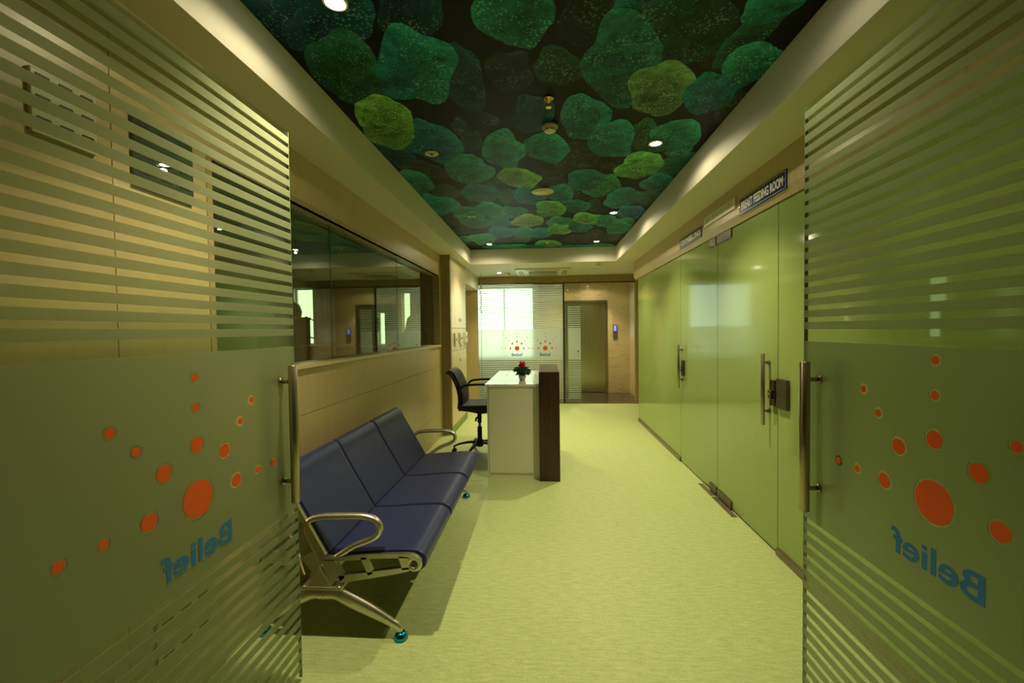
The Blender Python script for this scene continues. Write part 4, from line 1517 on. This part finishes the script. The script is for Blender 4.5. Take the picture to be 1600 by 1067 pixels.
for k in range(5):
    a = math.radians(183 + 72 * k)
    e = Vector((math.cos(a), math.sin(a), 0))
    pts = [Vector((cx, cyy, 0.125)), Vector((cx, cyy, 0.125)) + e * 0.12, Vector((cx, cyy, 0.105)) + e * 0.24, Vector((cx, cyy, 0.075)) + e * 0.315]
    MB().mat('black_plastic').tube(spline(pts, 4), [0.026 - 0.0010 * q for q in range(13)], 10, flat=(1, 0.7)).build('base_arm', None, ch)
    wc = Vector((cx, cyy, 0.0275)) + e * 0.305
    sd = Vector((-e.y, e.x, 0))
    mb = MB().mat('black_plastic')
    for s in (-1, 1):
        mb.tube([wc + sd * s * 0.008, wc + sd * s * 0.024], 0.0272, 16)
    mb.tube([wc + Vector((0, 0, 0.02)), wc + Vector((0, 0, 0.055))], 0.010, 8)
    mb.build('castor', None, ch)

# ------------------------------------------------------------------ room behind the tinted window
d = thing('office_counter', 'dark low counter seen through the left window', 'counter', (-2.8, 5.6, 0))
MB().mat('dark_wood').box(-3.45, -2.05, 5.5, 5.56, 0.0, 1.25).build('front', None, d)
MB().mat('laminate_brown').box(-3.47, -2.03, 5.47, 5.95, 1.25, 1.28, 0.002, 1).build('top', None, d)
d = thing('work_table', 'pale worktop just behind the left window near its sill', 'table', (-2.0, 3.2, 0))
MB().mat('white_laminate').box(-2.5, -1.60, 2.3, 4.2, 1.02, 1.05, 0.003).build('top', None, d)
for (x, y) in ((-2.45, 2.35), (-1.66, 2.35), (-2.45, 4.15), (-1.66, 4.15)):
    MB().mat('grey_metal').box(x - 0.02, x + 0.02, y - 0.02, y + 0.02, 0, 1.02).build('leg', None, d)
d = thing('tall_cabinet', 'dark tall cabinet beside the bright window behind the glass', 'cabinet', (-4.0, 6.5, 0))
MB().mat('dark_wood').box(-4.35, -3.72, 6.3, 6.7, 0.0, 1.66).build('body', None, d)
MB().mat('laminate_brown').box(-4.35, -3.71, 6.29, 6.71, 1.66, 1.69).build('top', None, d)
d = thing('rounded_cushion', 'black rounded shape resting on top of the tall cabinet', 'cushion', (-3.98, 6.5, 1.69))
mb = MB().mat('black_plastic').lathe([(0.19, 1.69), (0.205, 1.78), (0.17, 1.89), (0.06, 1.96)], (-3.97, 6.5, 0), 'z', 24)
mb.build('pad', None, d)
d = thing('drip_stand', 'thin dark pole stand in front of the bright far window', 'stand', (-3.4, 6.0, 0))
MB().mat('black_plastic').lathe([(0.022, 0.02), (0.022, 1.68)], (-3.39, 6.0, 0), 'z', 12).build('pole', None, d)
MB().mat('black_plastic').tube([(-3.50, 6.0, 1.62), (-3.39, 6.0, 1.66), (-3.26, 6.0, 1.62)], 0.008, 6).build('hook_bar', None, d)
MB().mat('black_plastic').tube([(-3.52, 6.0, 1.38), (-3.45, 6.0, 1.42), (-3.39, 6.0, 1.40), (-3.25, 6.0, 1.36)], 0.010, 6).build('side_arm', None, d)
MB().mat('black_plastic').lathe([(0.13, 0.0), (0.13, 0.02), (0.03, 0.03)], (-3.39, 6.0, 0), 'z', 20).build('base', None, d)
d = thing('monitor', 'dark computer monitor on the counter behind the left window', 'monitor', (-2.3, 5.7, 1.28))
MB().mat('black_plastic').box(-2.50, -2.20, 5.68, 5.72, 1.44, 1.64, 0.01).build('screen', None, d)
MB().mat('black_plastic').box(-2.37, -2.33, 5.69, 5.73, 1.28, 1.46).build('stem', None, d)
MB().mat('black_plastic').box(-2.44, -2.26, 5.62, 5.80, 1.28, 1.295).build('foot', None, d)
d = thing('task_chair', 'dark high-backed chair silhouetted behind the right end of the window', 'chair', (-1.93, 6.1, 0))
mb = MB().mat('black_fabric')
mb.prism(smooth2([(-2.14, 0.95), (-2.15, 1.30), (-2.10, 1.40), (-1.99, 1.45), (-1.96, 1.56), (-1.93, 1.65), (-1.84, 1.69), (-1.74, 1.65), (-1.71, 1.56), (-1.69, 1.45), (-1.64, 1.40), (-1.62, 1.30), (-1.63, 0.95)], 5), 'y', 6.06, 6.16, 0.02)
mb.build('backrest', None, d)
MB().mat('black_fabric').box(-2.12, -1.65, 5.66, 6.14, 0.86, 0.95, 0.02).build('seat', None, d)
MB().mat('black_plastic').lathe([(0.03, 0.06), (0.03, 0.86)], (-1.9, 5.9, 0), 'z', 16).build('column', None, d)
MB().mat('black_plastic').lathe([(0.28, 0.0), (0.28, 0.02), (0.06, 0.06)], (-1.9, 5.9, 0), 'z', 24).build('base', None, d)
d = thing('office_fill_light', 'added square fill panel, out of sight, brightening the room behind the window', 'ceiling light', (-3.2, 1.9, 2.5))
MB().mat('office_fill_panel').box(-3.5, -2.9, 1.6, 2.2, 2.485, 2.5).build('diffuser', None, d)  # added glowing panel, placed out of sight to brighten the room
MB().mat('plastic_white').box(-3.53, -2.87, 1.57, 2.23, 2.49, 2.5).build('frame', None, d)
